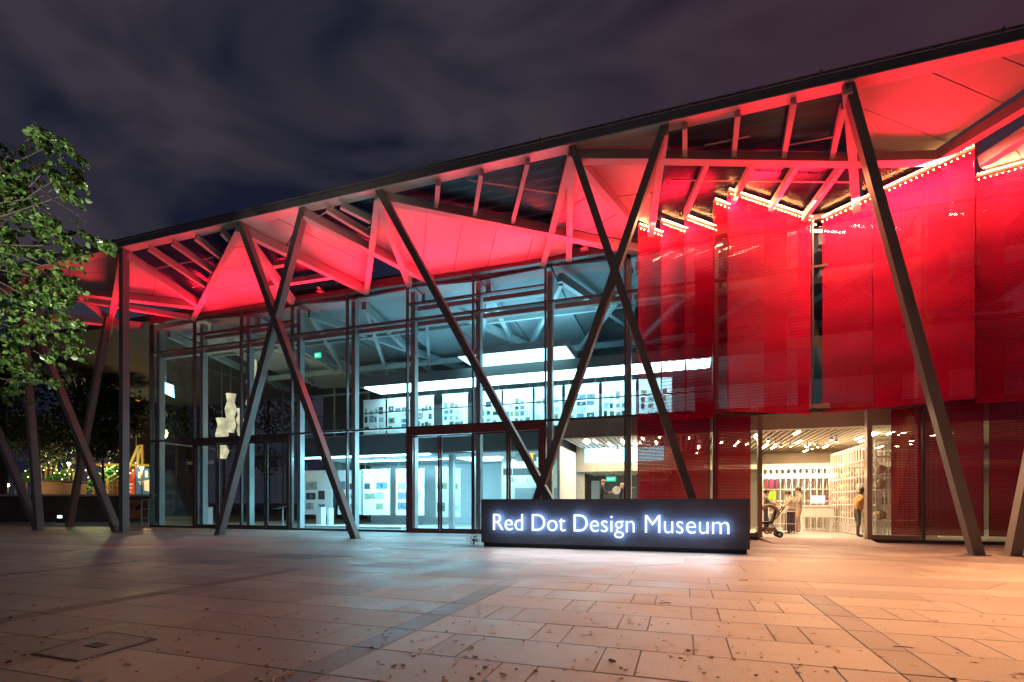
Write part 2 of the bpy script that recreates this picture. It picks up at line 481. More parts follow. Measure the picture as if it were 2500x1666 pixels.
nb = [0]
def lattice(a, b, w=0.20, h=0.34, mat='beam', name='roof_beam', ext=0.0):
    p, q = S(*a), S(*b)
    d = (q - p).normalized()
    p -= d * ext; q += d * ext
    nb[0] += 1
    return MB().bar(p, q, w, h, nsn, drop=h / 2 + 0.003 * (nb[0] % 9)).build(name, M[mat], eaves)
n0, n1, n2, n3, n4, n5, n6 = (305, 611), (588, 550), (746, 513), (926, 471), (1397, 362), (1624, 308), (2066, 204)
for a, b in ((n0, (491, 737)), (n1, (475, 769)), (n1, (717, 728)), (n1, (900, 702)), (n2, (1058, 678)), (n3, (898, 702)),
             (n3, (1002, 685)), (n3, (1560, 600)), (n4, (1327, 635)), (n4, (1390, 621)), (n4, (1547, 540)),
             (n5, (1589, 560)), (n6, (2089, 500)), ((1400, 374), (1632, 374)), ((1632, 374), (2068, 380)), ((2068, 380), (2284, 374)),
             ((2284, 374), (2600, 178)), ((2600, 250), (2390, 388)), ((60, 690), (490, 740)), ((-60, 745), (350, 790)), (n0, (270, 808)),
             ((-120, 700), (60, 690)), ((60, 668), (-100, 790))):
    lattice(a, b)
for a, b in (((185, 722), (465, 770)), ((180, 702), (300, 800))):
    lattice(a, b, 0.14, 0.26)
# slim fins across the glazed openings
for a, b in (((367, 598), (504, 690)), ((424, 586), (522, 655)), ((481, 573), (541, 620)), ((545, 559), (563, 578)),
             ((835, 494), (908, 531)), ((800, 502), (906, 566)), ((1072, 438), (1067, 500)), ((1177, 413), (1160, 520)), ((1290, 386), (1251, 541)),
             ((1672, 298), (1672, 372)), ((1801, 269), (1790, 374)), ((1937, 238), (1911, 376)), ((2058, 250), (2027, 378)),
             ((1728, 384), (1674, 512)), ((1840, 384), (1790, 480)), ((1950, 384), (1880, 500)), ((2062, 384), (1960, 525)),
             ((672, 640), (705, 634)), ((655, 690), (820, 665))):
    lattice(a, b, 0.13, 0.26, name='roof_fin')
# tie rods
for a, b in (((370, 651), (520, 621)), ((470, 695), (490, 690)), ((1140, 430), (1370, 465)), ((1720, 345), (1830, 322)), ((1920, 345), (2040, 322)),
             ((1640, 430), (2075, 435)), ((780, 520), (815, 497)), ((880, 562), (905, 545))):
    MB().tube([S(*a, -0.12), S(*b, -0.12)], 0.022, 6).build('tie_rod', M['beam'], eaves)

# soffit panels, cut along their joints
def clip(poly, a, b, side):
    (ax, ay), (bx, by) = a, b
    f = lambda p: side * ((bx - ax) * (p[1] - ay) - (by - ay) * (p[0] - ax))
    out = []
    for i in range(len(poly)):
        p, q = poly[i], poly[(i + 1) % len(poly)]
        fp, fq = f(p), f(q)
        if fp >= 0: out.append(p)
        if fp * fq < 0:
            t = fp / (fp - fq); out.append((p[0] + (q[0] - p[0]) * t, p[1] + (q[1] - p[1]) * t))
    return out
def panels(poly, cuts, name='soffit_panel', mat='soffit', lift=0.05, th=0.12, gap=0.026):
    pcs = [poly]
    for a, b in cuts:
        nx = []
        for p in pcs:
            for s in (1, -1):
                c = clip(p, a, b, s)
                if len(c) > 2: nx.append(c)
        pcs = nx
    for p in pcs:
        w = [S(*q) for q in p]
        cen = sum(w, Vector()) / len(w)
        w = [v + (cen - v).normalized() * gap + nsn * lift for v in w]
        ar = sum((w[i].cross(w[(i + 1) % len(w)]) for i in range(len(w))), Vector())
        if ar.z > 0: w.reverse()
        MB().prism(w, nsn * th).build(name, M[mat], eaves)
panels([(-160, 720), (168, 642), (168, 700), (-160, 750)], [((0, 600), (0, 800))])
panels([(168, 642), (302, 613), (302, 718), (168, 700)], [((170, 668), (300, 668)), ((262, 600), (262, 720))])
panels([(306, 613), (491, 740), (306, 716)], [((372, 720), (388, 660))])
panels([(588, 552), (476, 769), (716, 729)], [((470, 720), (720, 676)), ((480, 670), (700, 632)), ((500, 620), (680, 590))])
panels([(590, 550), (746, 514), (905, 602), (898, 700)], [((655, 525), (900, 650)), ((700, 600), (760, 500))])
panels([(926, 475), (908, 602), (992, 648)], [])
panels([(926, 474), (1344, 556), (1327, 634), (1002, 684)], [((1044, 490), (1028, 690)), ((1133, 505), (1106, 680)), ((1220, 525), (1188, 665)), ((1312, 545), (1282, 650))])
panels([(1340, 555), (1392, 566), (1390, 620), (1326, 635)], [])
panels([(1397, 366), (1345, 553), (1532, 592), (1545, 536)], [((1395, 505), (1475, 462)), ((1440, 565), (1520, 515))])
panels([(1400, 368), (1632, 368), (1592, 556), (1545, 536)], [((1430, 412), (1640, 390)), ((1500, 484), (1640, 468))])
panels([(1412, 360), (1624, 309), (1628, 372), (1412, 372)], [((1520, 300), (1520, 400))])
panels([(2068, 204), (2650, 66), (2650, 120), (2284, 372), (2068, 378)], [((2080, 258), (2330, 358)), ((2230, 160), (2450, 256)), ((2390, 120), (2560, 190))])
panels([(2390, 390), (2600, 255), (2650, 420), (2440, 480)], [((2460, 340), (2560, 480))])
# glazed openings
for poly, cuts in (([n0, n1, (492, 738)], [((440, 570), (600, 690))]), ([n1, (717, 728), (900, 702)], []), ([n2, n3, (908, 600)], []),
                   ([n3, n4, (1346, 554)], [((1177, 413), (1160, 520))]),
                   ([n5, n6, (2068, 378), (1632, 374)], [((1801, 269), (1790, 374)), ((1937, 238), (1911, 376))]),
                   ([(1632, 376), (2068, 382), (2089, 500), (1985, 540), (1600, 545)], [((1840, 384), (1790, 480)), ((1640, 470), (2080, 470))]),
                   ([(2284, 376), (2400, 320), (2390, 388), (2110, 490), (2080, 382)], [])):
    panels(poly, cuts, 'roof_pane', 'skyglass', 0.10, 0.03, 0.02)
# louvre blades above the glazing between the big skylights
for a, b, n in ((n3, n4, 9), (n5, n6, 9)):
    pa, pb = S(*a), S(*b)
    for i in range(n):
        yy = YC + 0.5 + i * 0.28
        x0 = pa.x + (pb.x - pa.x) * 0.02; x1 = pb.x
        zz = ZE + SL * (yy - YC) + 0.45
        MB().bar((x0, yy, zz), (x1, yy, zz), 0.20, 0.02, (0, 0.5, 1)).build('louvre_blade', M['inner'], eaves)
# roof over the halls behind the glass
MB().box(-46, 13.5, YF + 0.35, 36, 10.45, 10.75).build('roof_deck', M['dark'], museum)

# ---- slanted columns in the plane of the eaves
col_i = [0]
def column(a, b, Y=YC, ztop=ZE - 0.035, w=0.215, d=0.27, vertical=False):
    p, q = W(*a, Y), W(*b, Y)
    f = lambda z: p + (q - p) * ((z - p.z) / (q.z - p.z))
    top, bot = f(ztop), f(-0.015)
    col_i[0] += 1
    off = Vector((0, 0.0035 * (col_i[0] % 7), 0))
    # box section cut level at head and foot
    dx = (top - bot); s = w / 2 * dx.length / max(0.1, dx.z)
    vs = []
    for c in (bot, top):
        for sx, sy in ((-1, -1), (1, -1), (1, 1), (-1, 1)):
            vs.append(c + off + Vector((sx * s, sy * d / 2, 0)))
    mb = MB().add(vs, [(3, 2, 1, 0), (4, 5, 6, 7), (0, 1, 5, 4), (1, 2, 6, 5), (2, 3, 7, 6), (3, 0, 4, 7)])
    o = mb.build('column', M['steel'], museum)
    if Y == YC and bot.x > -30:
        MB().box(bot.x - s - 0.06, bot.x + s + 0.06, Y - d / 2 - 0.06, Y + d / 2 + 0.06, -0.01, 0.012 + 0.001 * col_i[0]).build('base_plate', M['steel'], o)
    return o
column((590, 548), (868, 1315)); column((743, 512), (535, 1307))
column((928, 468), (1325, 1190)); column((1625, 305), (1321, 1190)); column((1399, 362), (1690, 1217))
column((2069, 205), (2386, 1355)); column((2672, 357), (2472, 1357)); column((303, 612), (303, 1300), w=0.22)
column((122, 892), (285, 1297)); column((57, 800), (96, 1294)); column((0, 1072), (93, 1296))
column((289, 638), (168, 1286), Y=17.1, ztop=10.35, w=0.20)

# ---- curtain wall
RAILS = [4.25, 8.62]
sill = MB().box(XL, DOOR[0], YF - 0.10, YF + 0.10, 0.0, 0.09).build('sill_rail', M['frame'], museum)
MB().box(DOOR[1], XR, YF - 0.10, YF + 0.10, 0.0, 0.09).build('sill_rail', M['frame'], museum)
MB().box(XL - 0.05, XR, YF - 0.11, YF + 0.11, ZT - 0.09, ZT + 0.06).build('head_rail', M['frame'], museum)
MB().box(XL - 0.05, XR, YF - 0.02, YF + 0.30, ZT + 0.062, ZT + 0.30).build('head_closure', M['frame'], museum)
for xm in MX:
    z0 = 4.05 if abs(xm - 3.85) < 0.1 else 0.09
    mu = MB().box(xm - 0.028, xm + 0.028, YF - 0.075, YF + 0.075, z0, ZT - 0.09).build('mullion', M['frame'], museum)
    if abs(xm - 3.85) > 0.1:
        MB().box(xm - 0.02, xm + 0.17, YF + 0.30, YF + 0.58, 0.02, 9.9).build('inner_post', M['inner'], mu)
def hrail(x0, x1, z, h=0.07, mat='frame', name='transom', d=0.085):
    return MB().box(x0 + 0.036, x1 - 0.036, YF - d + 0.004, YF + d - 0.004, z - h / 2, z + h / 2).build(name, M[mat], museum)
PORTAL = {3: 'frame', 5: 'doorframe', 6: 'doorframe', 1: 'frame', 2: 'frame'}     # bays with doors below
gl_i = [0]
def pane(x0, x1, z0, z1, y=YF):
    gl_i[0] += 1
    return MB().box(x0 + 0.036, x1 - 0.036, y - 0.006, y + 0.006, z0, z1).build('pane', M['glass'], museum)
for i in range(len(MX)):
    x0 = MX[i]; x1 = MX[i] + 2.9
    zs = [0.09]
    door_bay = i in (1, 2, 5, 6)
    shop_door = i in (9, 10)
    levels = [4.25, 8.62]
    if i in (1, 2, 5, 6): levels.append(9.26)
    for z in levels:
        if shop_door and z == 4.25:
            hrail(x0, x1, 4.10, 0.10)
        else:
            hrail(x0, x1, z)
            if z > 8: MB().box(x0 + 0.28, x1 - 0.04, YF + 0.32, YF + 0.58, z - 0.16, z + 0.02).build('inner_rail', M['inner'], museum)
    zz = sorted(levels) + [ZT - 0.09]
    for a, b in zip(zz[:-1], zz[1:]):
        pane(x0, x1, a + 0.035, b - 0.035)
    if shop_door:
        jx = DOOR[0] if i == 9 else DOOR[1]
        xa, xb = (x0, jx) if i == 9 else (jx, x1)
        if xb - xa > 0.3: pane(xa, xb, 0.10, 4.0)
    elif not door_bay:
        pane(x0, x1, 0.09, 4.215)
# doors: two-bay portals with sliding leaves
def portal(i0, mat, hd):
    xa, xb = MX[i0], MX[i0] + 5.8
    fr = MB().box(xa + 0.04, xb - 0.04, YF - 0.15, YF + 0.12, 4.21 - hd, 4.20).build('door_header', M[mat], museum)
    MB().box(xa + 0.04, xb - 0.04, YF - 0.14, YF + 0.10, 0.005, 0.085).build('door_sill', M[mat], fr)
    for x in (xa + 0.12, xb - 0.12):
        MB().box(x - 0.08, x + 0.08, YF - 0.148, YF + 0.11, 0.086, 4.208 - hd).build('door_jamb', M[mat], fr)
    xs = [xa + 0.2, xa + 1.48, xa + 2.9, xb - 1.44, xb - 0.2]
    for j in range(4):
        lf = MB()
        a, b, z0, z1 = xs[j] + 0.003, xs[j + 1] - 0.003, 0.09, 4.2 - hd
        yy = YF - 0.05 + 0.06 * (j % 2)
        for bx in ((a, a + 0.07, z0, z1), (b - 0.07, b, z0, z1)):
            lf.box(bx[0], bx[1], yy - 0.03, yy + 0.03, bx[2], bx[3])
        lf.box(a + 0.07, b - 0.07, yy - 0.028, yy + 0.028, z0, z0 + 0.09)
        lf.box(a + 0.07, b - 0.07, yy - 0.028, yy + 0.028, z1 - 0.07, z1)
        lo = lf.build('door_leaf', M[mat], museum)
        MB().box(a + 0.071, b - 0.071, yy - 0.006, yy + 0.006, z0 + 0.09, z1 - 0.07).build('pane', M['glass'], lo)
portal(1, 'frame', 0.22)
portal(5, 'doorframe', 0.30)
# shop doorway frame
for x, s in ((DOOR[0], -1), (DOOR[1], 1)):
    x0, x1 = (x - 0.13, x) if s < 0 else (x, x + 0.13)
    MB().box(x0, x1, YF - 0.14, YF + 0.14, 0.0, 4.05).build('door_jamb', M['jamb'], museum)
    pn = MB().box(min(x0, x0 + s * 1.2), max(x1, x1 + s * 1.2), YF - 0.06, YF + 0.02, 0.095, 0.22)
    pn.build('door_leaf', M['jamb'], museum)
MB().box(DOOR[0] - 0.13, DOOR[1] + 0.13, YF - 0.12, YF + 0.12, 4.152, 4.30).build('door_header', M['jamb'], museum)
mb = MB().ball((3.85, YF - 0.2, 4.12), 0.07, 10, 6)
tag(mb.build('door_sensor', M['plinth'], museum, True))
# low ramp before the doorway
ap = [G(1863, 1318), G(1898, 1331), G(2158, 1335), G(2108, 1322)]
y0 = 16.3
ramp = MB().add([(DOOR[0] - 0.1, YF - 0.12, 0.002), (DOOR[1] + 0.1, YF - 0.12, 0.002), (DOOR[0] - 0.45, y0, 0.002), (DOOR[1] + 0.45, y0, 0.002),
                 (DOOR[0] - 0.1, YF - 0.12, 0.085), (DOOR[1] + 0.1, YF - 0.12, 0.085), (DOOR[0] + 0.1, y0 + 0.05, 0.006), (DOOR[1] - 0.1, y0 + 0.05, 0.006)],
                [(2, 3, 7, 6), (6, 7, 5, 4), (0, 2, 6, 4), (3, 1, 5, 7), (1, 0, 4, 5)]).build('entrance_ramp', M['concrete'], museum)
# left end wall: the glass turns the corner
for k in range(4):
    ya = YF + 0.1 + 2.9 * k
    MB().box(XL - 0.006, XL + 0.006, ya + 0.04, ya + 2.86, 0.1, ZT).build('pane', M['glass'], museum)
    MB().box(XL - 0.05, XL + 0.05, ya - 0.03, ya + 0.03, 0.0, ZT).build('mullion', M['frame'], museum)
    for z in (4.25, 8.62):
        MB().box(XL - 0.045, XL + 0.045, ya + 0.032, ya + 2.868, z - 0.04, z + 0.04).build('transom', M['frame'], museum)

# ---- halls behind the glass
YB = 31.0
MB().box(XL, XR + 6, YF - 0.08, YB, -0.015, 0.03).build('hall_floor', M['floor'], museum)
back = MB().box(XL, XR + 6, YB, YB + 0.2, 0, 10.4).build('back_wall', M['dark'], museum)
for k in range(11):
    xx = XL + 1 + k * 2.9
    MB().box(xx, xx + 0.12, YB - 0.12, YB - 0.002, 0.03, 10.3).build('back_mullion', M['inner'], back)
for z in (3.1, 6.4, 9.0):
    MB().box(XL, -9, YB - 0.10, YB - 0.004, z, z + 0.12).build('back_transom', M['inner'], back)
X_UP = W(733, 1112, 20.5).x                        # left end of the upper floor
slab = MB().box(X_UP, -4.9, 20.5, YB - 0.13, 3.45, 4.38).box(-4.899, XR + 6, 20.501, YB - 0.13, 3.95, 4.379).build('upper_floor', M['slab'], museum)
MB().box(X_UP + 0.02, XR + 6, 20.48, YB - 0.2, 4.381, 4.40).build('floor_finish', M['floor'], slab)
MB().box(X_UP + 0.3, -4.9, 20.72, YB - 1, 3.40, 3.448).build('ceiling_board', M['ceil_in'], slab)
# shining slot along the edge of the slab
MB().box(X_UP + 0.05, -10.9, 20.53, 20.70, 3.38, 3.44).build('light_slot', M['cool'], slab)
MB().box(X_UP + 1.5, -10.9, 22.6, 23.0, 3.36, 3.396).build('light_slot', M['cool'], slab)
MB().box(-10.4, -8.2, 22.4, 24.4, 3.34, 3.396).build('light_slot', M['coolsoft'], slab)
# railing on the upper floor, just inside the glass
rl = MB().tube([(X_UP, 20.52, 5.42), (1.0, 20.52, 5.42)], 0.028, 8).build('hand_rail', M['rail'], slab)
for k in range(8):
    MB().box(X_UP + 0.1 + k * 2.2, X_UP + 2.2 + k * 2.2, 20.515, 20.527, 4.41, 5.36).build('balustrade_pane', M['glass'], slab)
# bulkhead with the luminous cove over the gallery
XU2 = W(880, 950, 20.9).x
blk = MB().box(XU2, XR + 6, 20.8, 26, 6.76, 7.2).build('bulkhead', M['wallgrey'], museum)
MB().box(XU2 + 0.25, 1.0, 20.86, 22.25, 6.70, 6.757).build('light_cove', M['cool'], blk)
MB().box(X_UP + 1.5, XR + 6, 25.9, 26.1, 4.41, 6.755).build('gallery_wall', M['ceil_in'], museum)
# suspended light box
lb0, lb1 = W(1117, 868, 20.0), W(1383, 852, 20.0)
lbx = MB().box(lb0.x, lb1.x, 19.98, 22.22, 7.50, 7.78).build('light_box', M['inner'], museum)
MB().box(lb0.x + 0.04, lb1.x - 0.04, 20.02, 22.18, 7.46, 7.498).build('light_sheet', M['coolsoft'], lbx)
# ceiling of the halls: boards between steel members
for k in range(12):
    for j in range(3):
        x0 = XL + 0.1 + k * 2.9; yy = YF + 0.45 + j * 4.0
        za, zb = 10.08 - 0.10 * j * 2, 10.08 - 0.10 * (j + 1) * 2
        t = 0.25 if (k + j) % 2 else -0.15
        MB().prism([(x0 + .03, yy + .03, za + t * .3), (x0 + .03, yy + 3.97, zb - t * .3), (x0 + 2.87, yy + 3.97, zb + t * .3), (x0 + 2.87, yy + .03, za - t * .3)], (0, 0, 0.08)).build('ceiling_board', M['ceil_in' if (k * 2 + j * 3) % 5 in (0, 1, 3) else 'wallgrey'], museum)  # the darker grey boards paint shadow patches into the pale ceiling
for k in range(11):
    x0 = XL + 0.4 + k * 2.9
    a = (x0, YF + 0.6, 9.75); b = (x0 + (4.2 if k % 2 else -1.6), YF + 11, 9.1)
    MB().bar(a, b, 0.20, 0.34).build('roof_beam', M['inner'], museum)
    MB().bar((x0 + 2.9, YF + 0.8, 9.70 - 0.01 * k), (x0 - 1.5, YF + 9.5, 9.12 - 0.01 * k), 0.16, 0.28).build('roof_beam', M['inner'], museum)
MB().bar((XL, YF + 3.4, 9.52), (XR, YF + 3.4, 9.52), 0.14, 0.3).build('roof_beam', M['inner'], museum)
MB().bar((XL, YF + 7.6, 9.16), (XR, YF + 7.6, 9.16), 0.14, 0.3).build('roof_beam', M['inner'], museum)
MB().box(X_UP + 0.2, -4.9, 26.2, 26.3, 0.03, 3.39).build('exhibition_wall', M['ceil_in'], museum)
# cross wall and beige wall behind the main doors, grey portal wall, ventilation grille
mainwall = MB().box(-8.3, -4.3, 23.0, 23.2, 0.03, 3.40).build('lobby_wall', M['beige'], museum)
MB().box(-8.2, -5.9, 22.96, 22.998, 2.55, 2.85).build('vent_grille', M['dark'], mainwall)
MB().box(-7.6, -5.0, 22.94, 22.997, 0.03, 1.9).build('wall_panel', M['wallgrey'], mainwall)
for x in (-10.1, -8.9):
    MB().box(x, x + 0.22, 20.9, 21.15, 0.03, 3.4).build('lobby_post', M['inner'], museum)
# counter-lit landing and ramp to the left, dim in the photograph
land = MB().box(XL + 4.2, X_UP - 0.1, 25.5, 28.0, 3.75, 4.1).build('landing', M['slab'], museum)
MB().box(XL + 4.3, X_UP - 0.15, 25.44, 25.497, 3.78, 3.98).build('light_slot', M['lantern'], land)
MB().bar((XL + 5.0, 24.8, 0.4), (X_UP - 0.5, 24.8, 3.9), 1.2, 0.25).build('stair_flight', M['wallgrey'], museum)

# ---- shop: slatted ceiling, bulkhead, back wall
XS0 = -4.45
shopc = MB().box(XS0, XR + 6, 19.0, 30.5, 3.87, 3.949).build('shop_ceiling', M['dark'], museum)
k = 0
xx = XS0 + 0.1
while xx < XR + 1.5:
    MB().box(xx, xx + 0.085, 19.25, 28.2 if xx > -0.5 else 22.65, 3.66 - 0.001 * (k % 3), 3.80).build('ceiling_slat', M['beige'] if xx > 0 else M['white'], shopc)
    xx += 0.21; k += 1
MB().box(XS0, XR + 6, 18.86, 19.2, 3.64, 4.40).build('shop_fascia', M['beige'], museum)
MB().box(-0.6, XR + 6, 28.3, 28.5, 0.03, 3.86).build('shop_wall', M['beige'], museum)
MB().box(-5.0, -0.6, 27.0, 27.2, 0.03, 3.86).build('shop_wall', M['wallgrey'], museum)
sf = MB().box(-4.6, -0.3, 22.72, 22.95, 2.6, 3.86).build('shop_soffit', M['beige'], museum)
MB().box(-4.2, -0.8, 22.66, 22.718, 3.0, 3.62).build('light_sheet', M['coolsoft'], sf)
low = MB().box(-4.6, -0.3, 22.96, 26.99, 2.72, 2.8).build('low_ceiling', M['dark'], museum)
for k in range(16):
    MB().box(-4.4 + k * 0.25, -4.3 + k * 0.25, 23.0, 26.9, 2.60, 2.71).build('ceiling_slat', M['white'], low)
MB().box(-4.5, -0.4, 19.25, 26.9, 0.031, 0.43).build('raised_floor', M['floor'], museum)
MB().box(-4.66, -4.56, 19.3, 22.4, 0.03, 3.42).build('white_partition', M['white'], museum)
MB().box(-4.4, -4.0, 25.5, 25.6, 0.03, 2.3).build('white_door', M['white'], museum)
MB().box(-0.2, XR + 2, 25.6, 28.29, 2.75, 2.95).build('shop_soffit', M['beige'], museum)
random.seed(21)
for i in range(46):
    x = random.uniform(-4.0, 9.0); yy = random.uniform(19.5, 27.0 if x > -0.5 else 22.0)
    x = XS0 + 0.1 + 0.21 * round((x - XS0 - 0.1) / 0.21) + 0.12
    MB().box(x, x + 0.05, yy, yy + 0.55, 3.64, 3.70).build('light_tube', M['warm'], shopc)

# ================================================================== SIGN
SY, SX0, SX1, SZ = 12.95, -5.27, 1.46, 1.30
sign = thing('museum_sign', 'long anthracite sign block with white lit letters on the plaza', 'sign', ((SX0 + SX1) / 2, SY, 0))
mb = MB().box(SX0, SX1, SY, SY + 0.55, 0.11, SZ)
so = mb.build('sign_body', M['signbox'], sign)
MB().box(SX0 + 0.06, SX1 - 0.06, SY + 0.05, SY + 0.50, -0.01, 0.109).build('plinth', M['plinth'], sign)
_tx = {}
def text_mesh(s, size, extrude, mat, spacing=1.0, bevel=0.0):
    cu = bpy.data.curves.new('txt', 'FONT')
    cu.body = s; cu.size = size; cu.extrude = extrude; cu.resolution_u = 4
    cu.space_character = spacing; cu.offset = bevel
    ob = bpy.data.objects.new('txt', cu); COL.objects.link(ob)
    dg = bpy.context.evaluated_depsgraph_get(); dg.update()
    me = bpy.data.meshes.new_from_object(ob.evaluated_get(dg))
    xs = [v.co.x for v in me.vertices]
    bpy.data.objects.remove(ob); bpy.data.curves.remove(cu)
    me.materials.clear()
    if mat: me.materials.append(mat)
    return me, (min(xs), max(xs)) if xs else (0, 0)
def put_text(s, x0, x1, zbase, cap, y, mat, parent, name, facing=1, extrude=0.0, per_letter=False, back=None, bold=0.0, off=None):
    """upright writing in a plane parallel to the facade, from x0 to x1, capital height cap"""
    size = cap / 0.73
    org = ORG.get(parent.name, Vector()) if parent else Vector()
    full, (fa, fb) = text_mesh(s, size, 0, None, bevel=bold)
    sx = (x1 - x0) / (fb - fa)
    items = []
    if per_letter:
        for i, ch in enumerate(s):
            if ch == ' ': continue
            _, (_, e1) = text_mesh(s[:i + 1], size, 0, None, bevel=bold)
            me, (c0_, c1_) = text_mesh(ch, size, extrude, mat, bevel=bold)
            items.append((me, e1 - c1_))
    else:
        me, _ = text_mesh(s, size, extrude, mat, bevel=bold)
        items.append((me, 0.0))
    res = []
    for me, dx in items:
        for v in me.vertices:
            x, yv, z = v.co
            wx = x0 + (x + dx - fa) * sx
            if facing < 0: wx = x0 + x1 - wx
            v.co = Vector((wx, y - z, zbase + yv)) - org
        if back:
            me.materials.append(back)
            for p in me.polygons:
                if p.normal.y > 0.5: p.material_index = 1
        o = link(bpy.data.objects.new(name, me)); o.parent = parent; ORG[o.name] = org
        res.append(o)
    return res
tl, tr = W(1209, 1290, SY), W(1779, 1300, SY)
put_text('Red Dot Design Museum', tl.x, tr.x, 0.465, 0.475, SY - 0.15, M['letter'], sign, 'letter', extrude=0.022, per_letter=True, back=M['letterback'], bold=-0.007)

# ================================================================== RED SLAT SCREENS
def screen(p, q, zb, label, leds=True, pitch=0.046, sl=0.034):
    """hanging screen of red slats under the top edge p-q (3D points) down to zb, with bulbs along the top rail"""
    p, q = Vector(p), Vector(q)
    h = Vector((q.x - p.x, q.y - p.y, 0)); nrm = Vector((h.y, -h.x, 0)).normalized()     # towards the plaza
    if nrm.y > 0: nrm = -nrm
    root = thing('slat_screen', label, 'screen', Vector(((p.x + q.x) / 2, (p.y + q.y) / 2, zb)), 'red slat screens in front of the shop')
    P0 = Vector((p.x, p.y, 0))
    mb = MB()
    z = zb + sl / 2
    zlo, zhi = min(p.z, q.z), max(p.z, q.z)
    while z + sl < zhi:
        a, b = 0.0, 1.0
        if z + sl > zlo:
            t = (z + sl - p.z) / (q.z - p.z)
            a, b = (t, 1.0) if q.z > p.z else (0.0, t)
        if (b - a) * h.length > 0.03:
            yo = nrm * (0.007 * math.sin(z * 5.1 + p.x)) + UP * z
            mb.bar(P0 + h * a + yo, P0 + h * b + yo, 0.008, sl, UP - nrm * 0.25)
        z += pitch
    tag(mb.build('slat_field', M['redslat'], root), kind='stuff')
    MB().bar(p + UP * 0.02, q + UP * 0.02, 0.06, 0.05).build('top_rail', M['redrail'], root)
    n = max(2, int(h.length / 0.6) + 1)
    for i in range(n):
        t = 0.01 + 0.98 * i / (n - 1)
        c = p + (q - p) * t - nrm * 0.015
        MB().bar(Vector((c.x, c.y, zb)), c, 0.012, 0.012, (0, 1, 0)).build('cord', M['redrail'], root)
    if leds:
        n = max(4, int((q - p).length / 0.062))
        mb = MB()
        for i in range(n):
            c = p + (q - p) * ((i + 0.5) / n)
            mb.octa(c + nrm * 0.09 + UP * 0.05, 0.021)
            if i % 2 == 0: mb.octa(c + nrm * 0.14 - UP * 0.13, 0.015)
        tag(mb.build('bulb_row', M['bulb'], root), kind='stuff')
        MB().bar(p + nrm * 0.06 + UP * 0.075, q + nrm * 0.06 + UP * 0.075, 0.03, 0.02).build('bulb_rail', M['redrail'], root)
        wash, out = leds  # added area lamps before the rail brighten slats and paving for the bulbs
        m = (p + q) / 2
        ln_ = h.length; ang = math.atan2(h.y, h.x)
        for nm, e_, dist, tgt, col in (('added_wash', wash, 0.62, m - UP * 1.7, (1.0, 0.32, 0.20)), ('added_spill', out, 0.30, Vector((m.x + (0.6 if m.x > 4 else 0.0), m.y - 9.0, 0)), (1.0, 0.43, 0.18))):
            lamp(nm, 'AREA', m + nrm * dist - UP * 0.08, e_, col, max(0.5, ln_), 0.10, tgt, spread=None if 'wash' in nm else 68)
    return root
UP = Vector((0, 0, 1))
def lamp(name, typ, loc, energy, col, size=0.3, size_y=None, target=None, spot=None, spread=None):
    ld = bpy.data.lights.new(name, typ); ld.energy = energy; ld.color = col
    if typ == 'AREA':
        if spread: ld.spread = R(spread)
        ld.size = size
        if size_y: ld.shape = 'RECTANGLE'; ld.size_y = size_y
    elif typ in ('POINT', 'SPOT'): ld.shadow_soft_size = size
    if spot: ld.spot_size = R(spot); ld.spot_blend = 0.8
    o = link(bpy.data.objects.new(name, ld)); o.location = loc
    if target is not None:
        o.rotation_euler = (Vector(target) - Vector(loc)).to_track_quat('-Z', 'Y').to_euler()
    return o
HEM = 3.98
for (a, b, lab), sl_, en in zip((((1558, 546), (1616, 566), 'leftmost and palest high red slat screen beside the crossed columns'),
                     ((1613, 535), (1676, 558), 'second high red slat screen from the left, one step up'),
                     ((1672, 525), (1744, 551), 'third high red slat screen from the left, two steps up'),
                     ((1742, 485), (1779, 499), 'narrow bright high red slat screen left of the wide one'),
                     ((1776, 461), (1979, 529), 'wide high red slat screen above the doorway, left of its corner post'),
                     ((2008, 529), (2130, 471), 'high red slat screen just right of the corner post above the doorway'),
                     ((2132, 470), (2380, 354), 'large bright red slat screen behind the right slanted column'),
                     ((2382, 426), (2530, 385), 'dark high red slat screen at the right edge of the picture')),
                     (0.021, 0.028, 0.031, 0.026, 0.030, 0.027, 0.034, 0.030),
                     ((36, 40), (42, 50), (46, 60), (40, 30), (125, 130), (150, 160), (300, 540), (90, 380))):
    screen(S(*a, -0.10), S(*b, -0.10), HEM, lab, leds=en, sl=sl_)
for a, b, t0, t1, off, lab in (((1776, 461), (1979, 529), 0.45, 0.72, 0.22, 'inner red slat strip behind the middle of the wide screen'), ((1776, 461), (1979, 529), 0.86, 0.99, 0.16, 'inner red slat strip beside the corner post above the doorway'),
                               ((2132, 470), (2380, 354), 0.03, 0.34, 0.24, 'inner red slat strip behind the left part of the large right screen'), ((2132, 470), (2380, 354), 0.60, 0.80, 0.2, 'inner red slat strip behind the right part of the large right screen'),
                               ((1672, 525), (1744, 551), 0.35, 0.99, 0.2, 'inner red slat strip behind the third stepped screen'), ((2382, 426), (2530, 385), 0.15, 0.55, 0.2, 'inner red slat strip behind the rightmost dark screen')):
    pa, pb = S(*a, -0.16), S(*b, -0.16)
    sh_ = Vector((0, off, 0))
    screen(pa + (pb - pa) * t0 + sh_, pa + (pb - pa) * t1 + sh_, HEM + 0.05, lab, leds=None, pitch=0.046, sl=0.032)
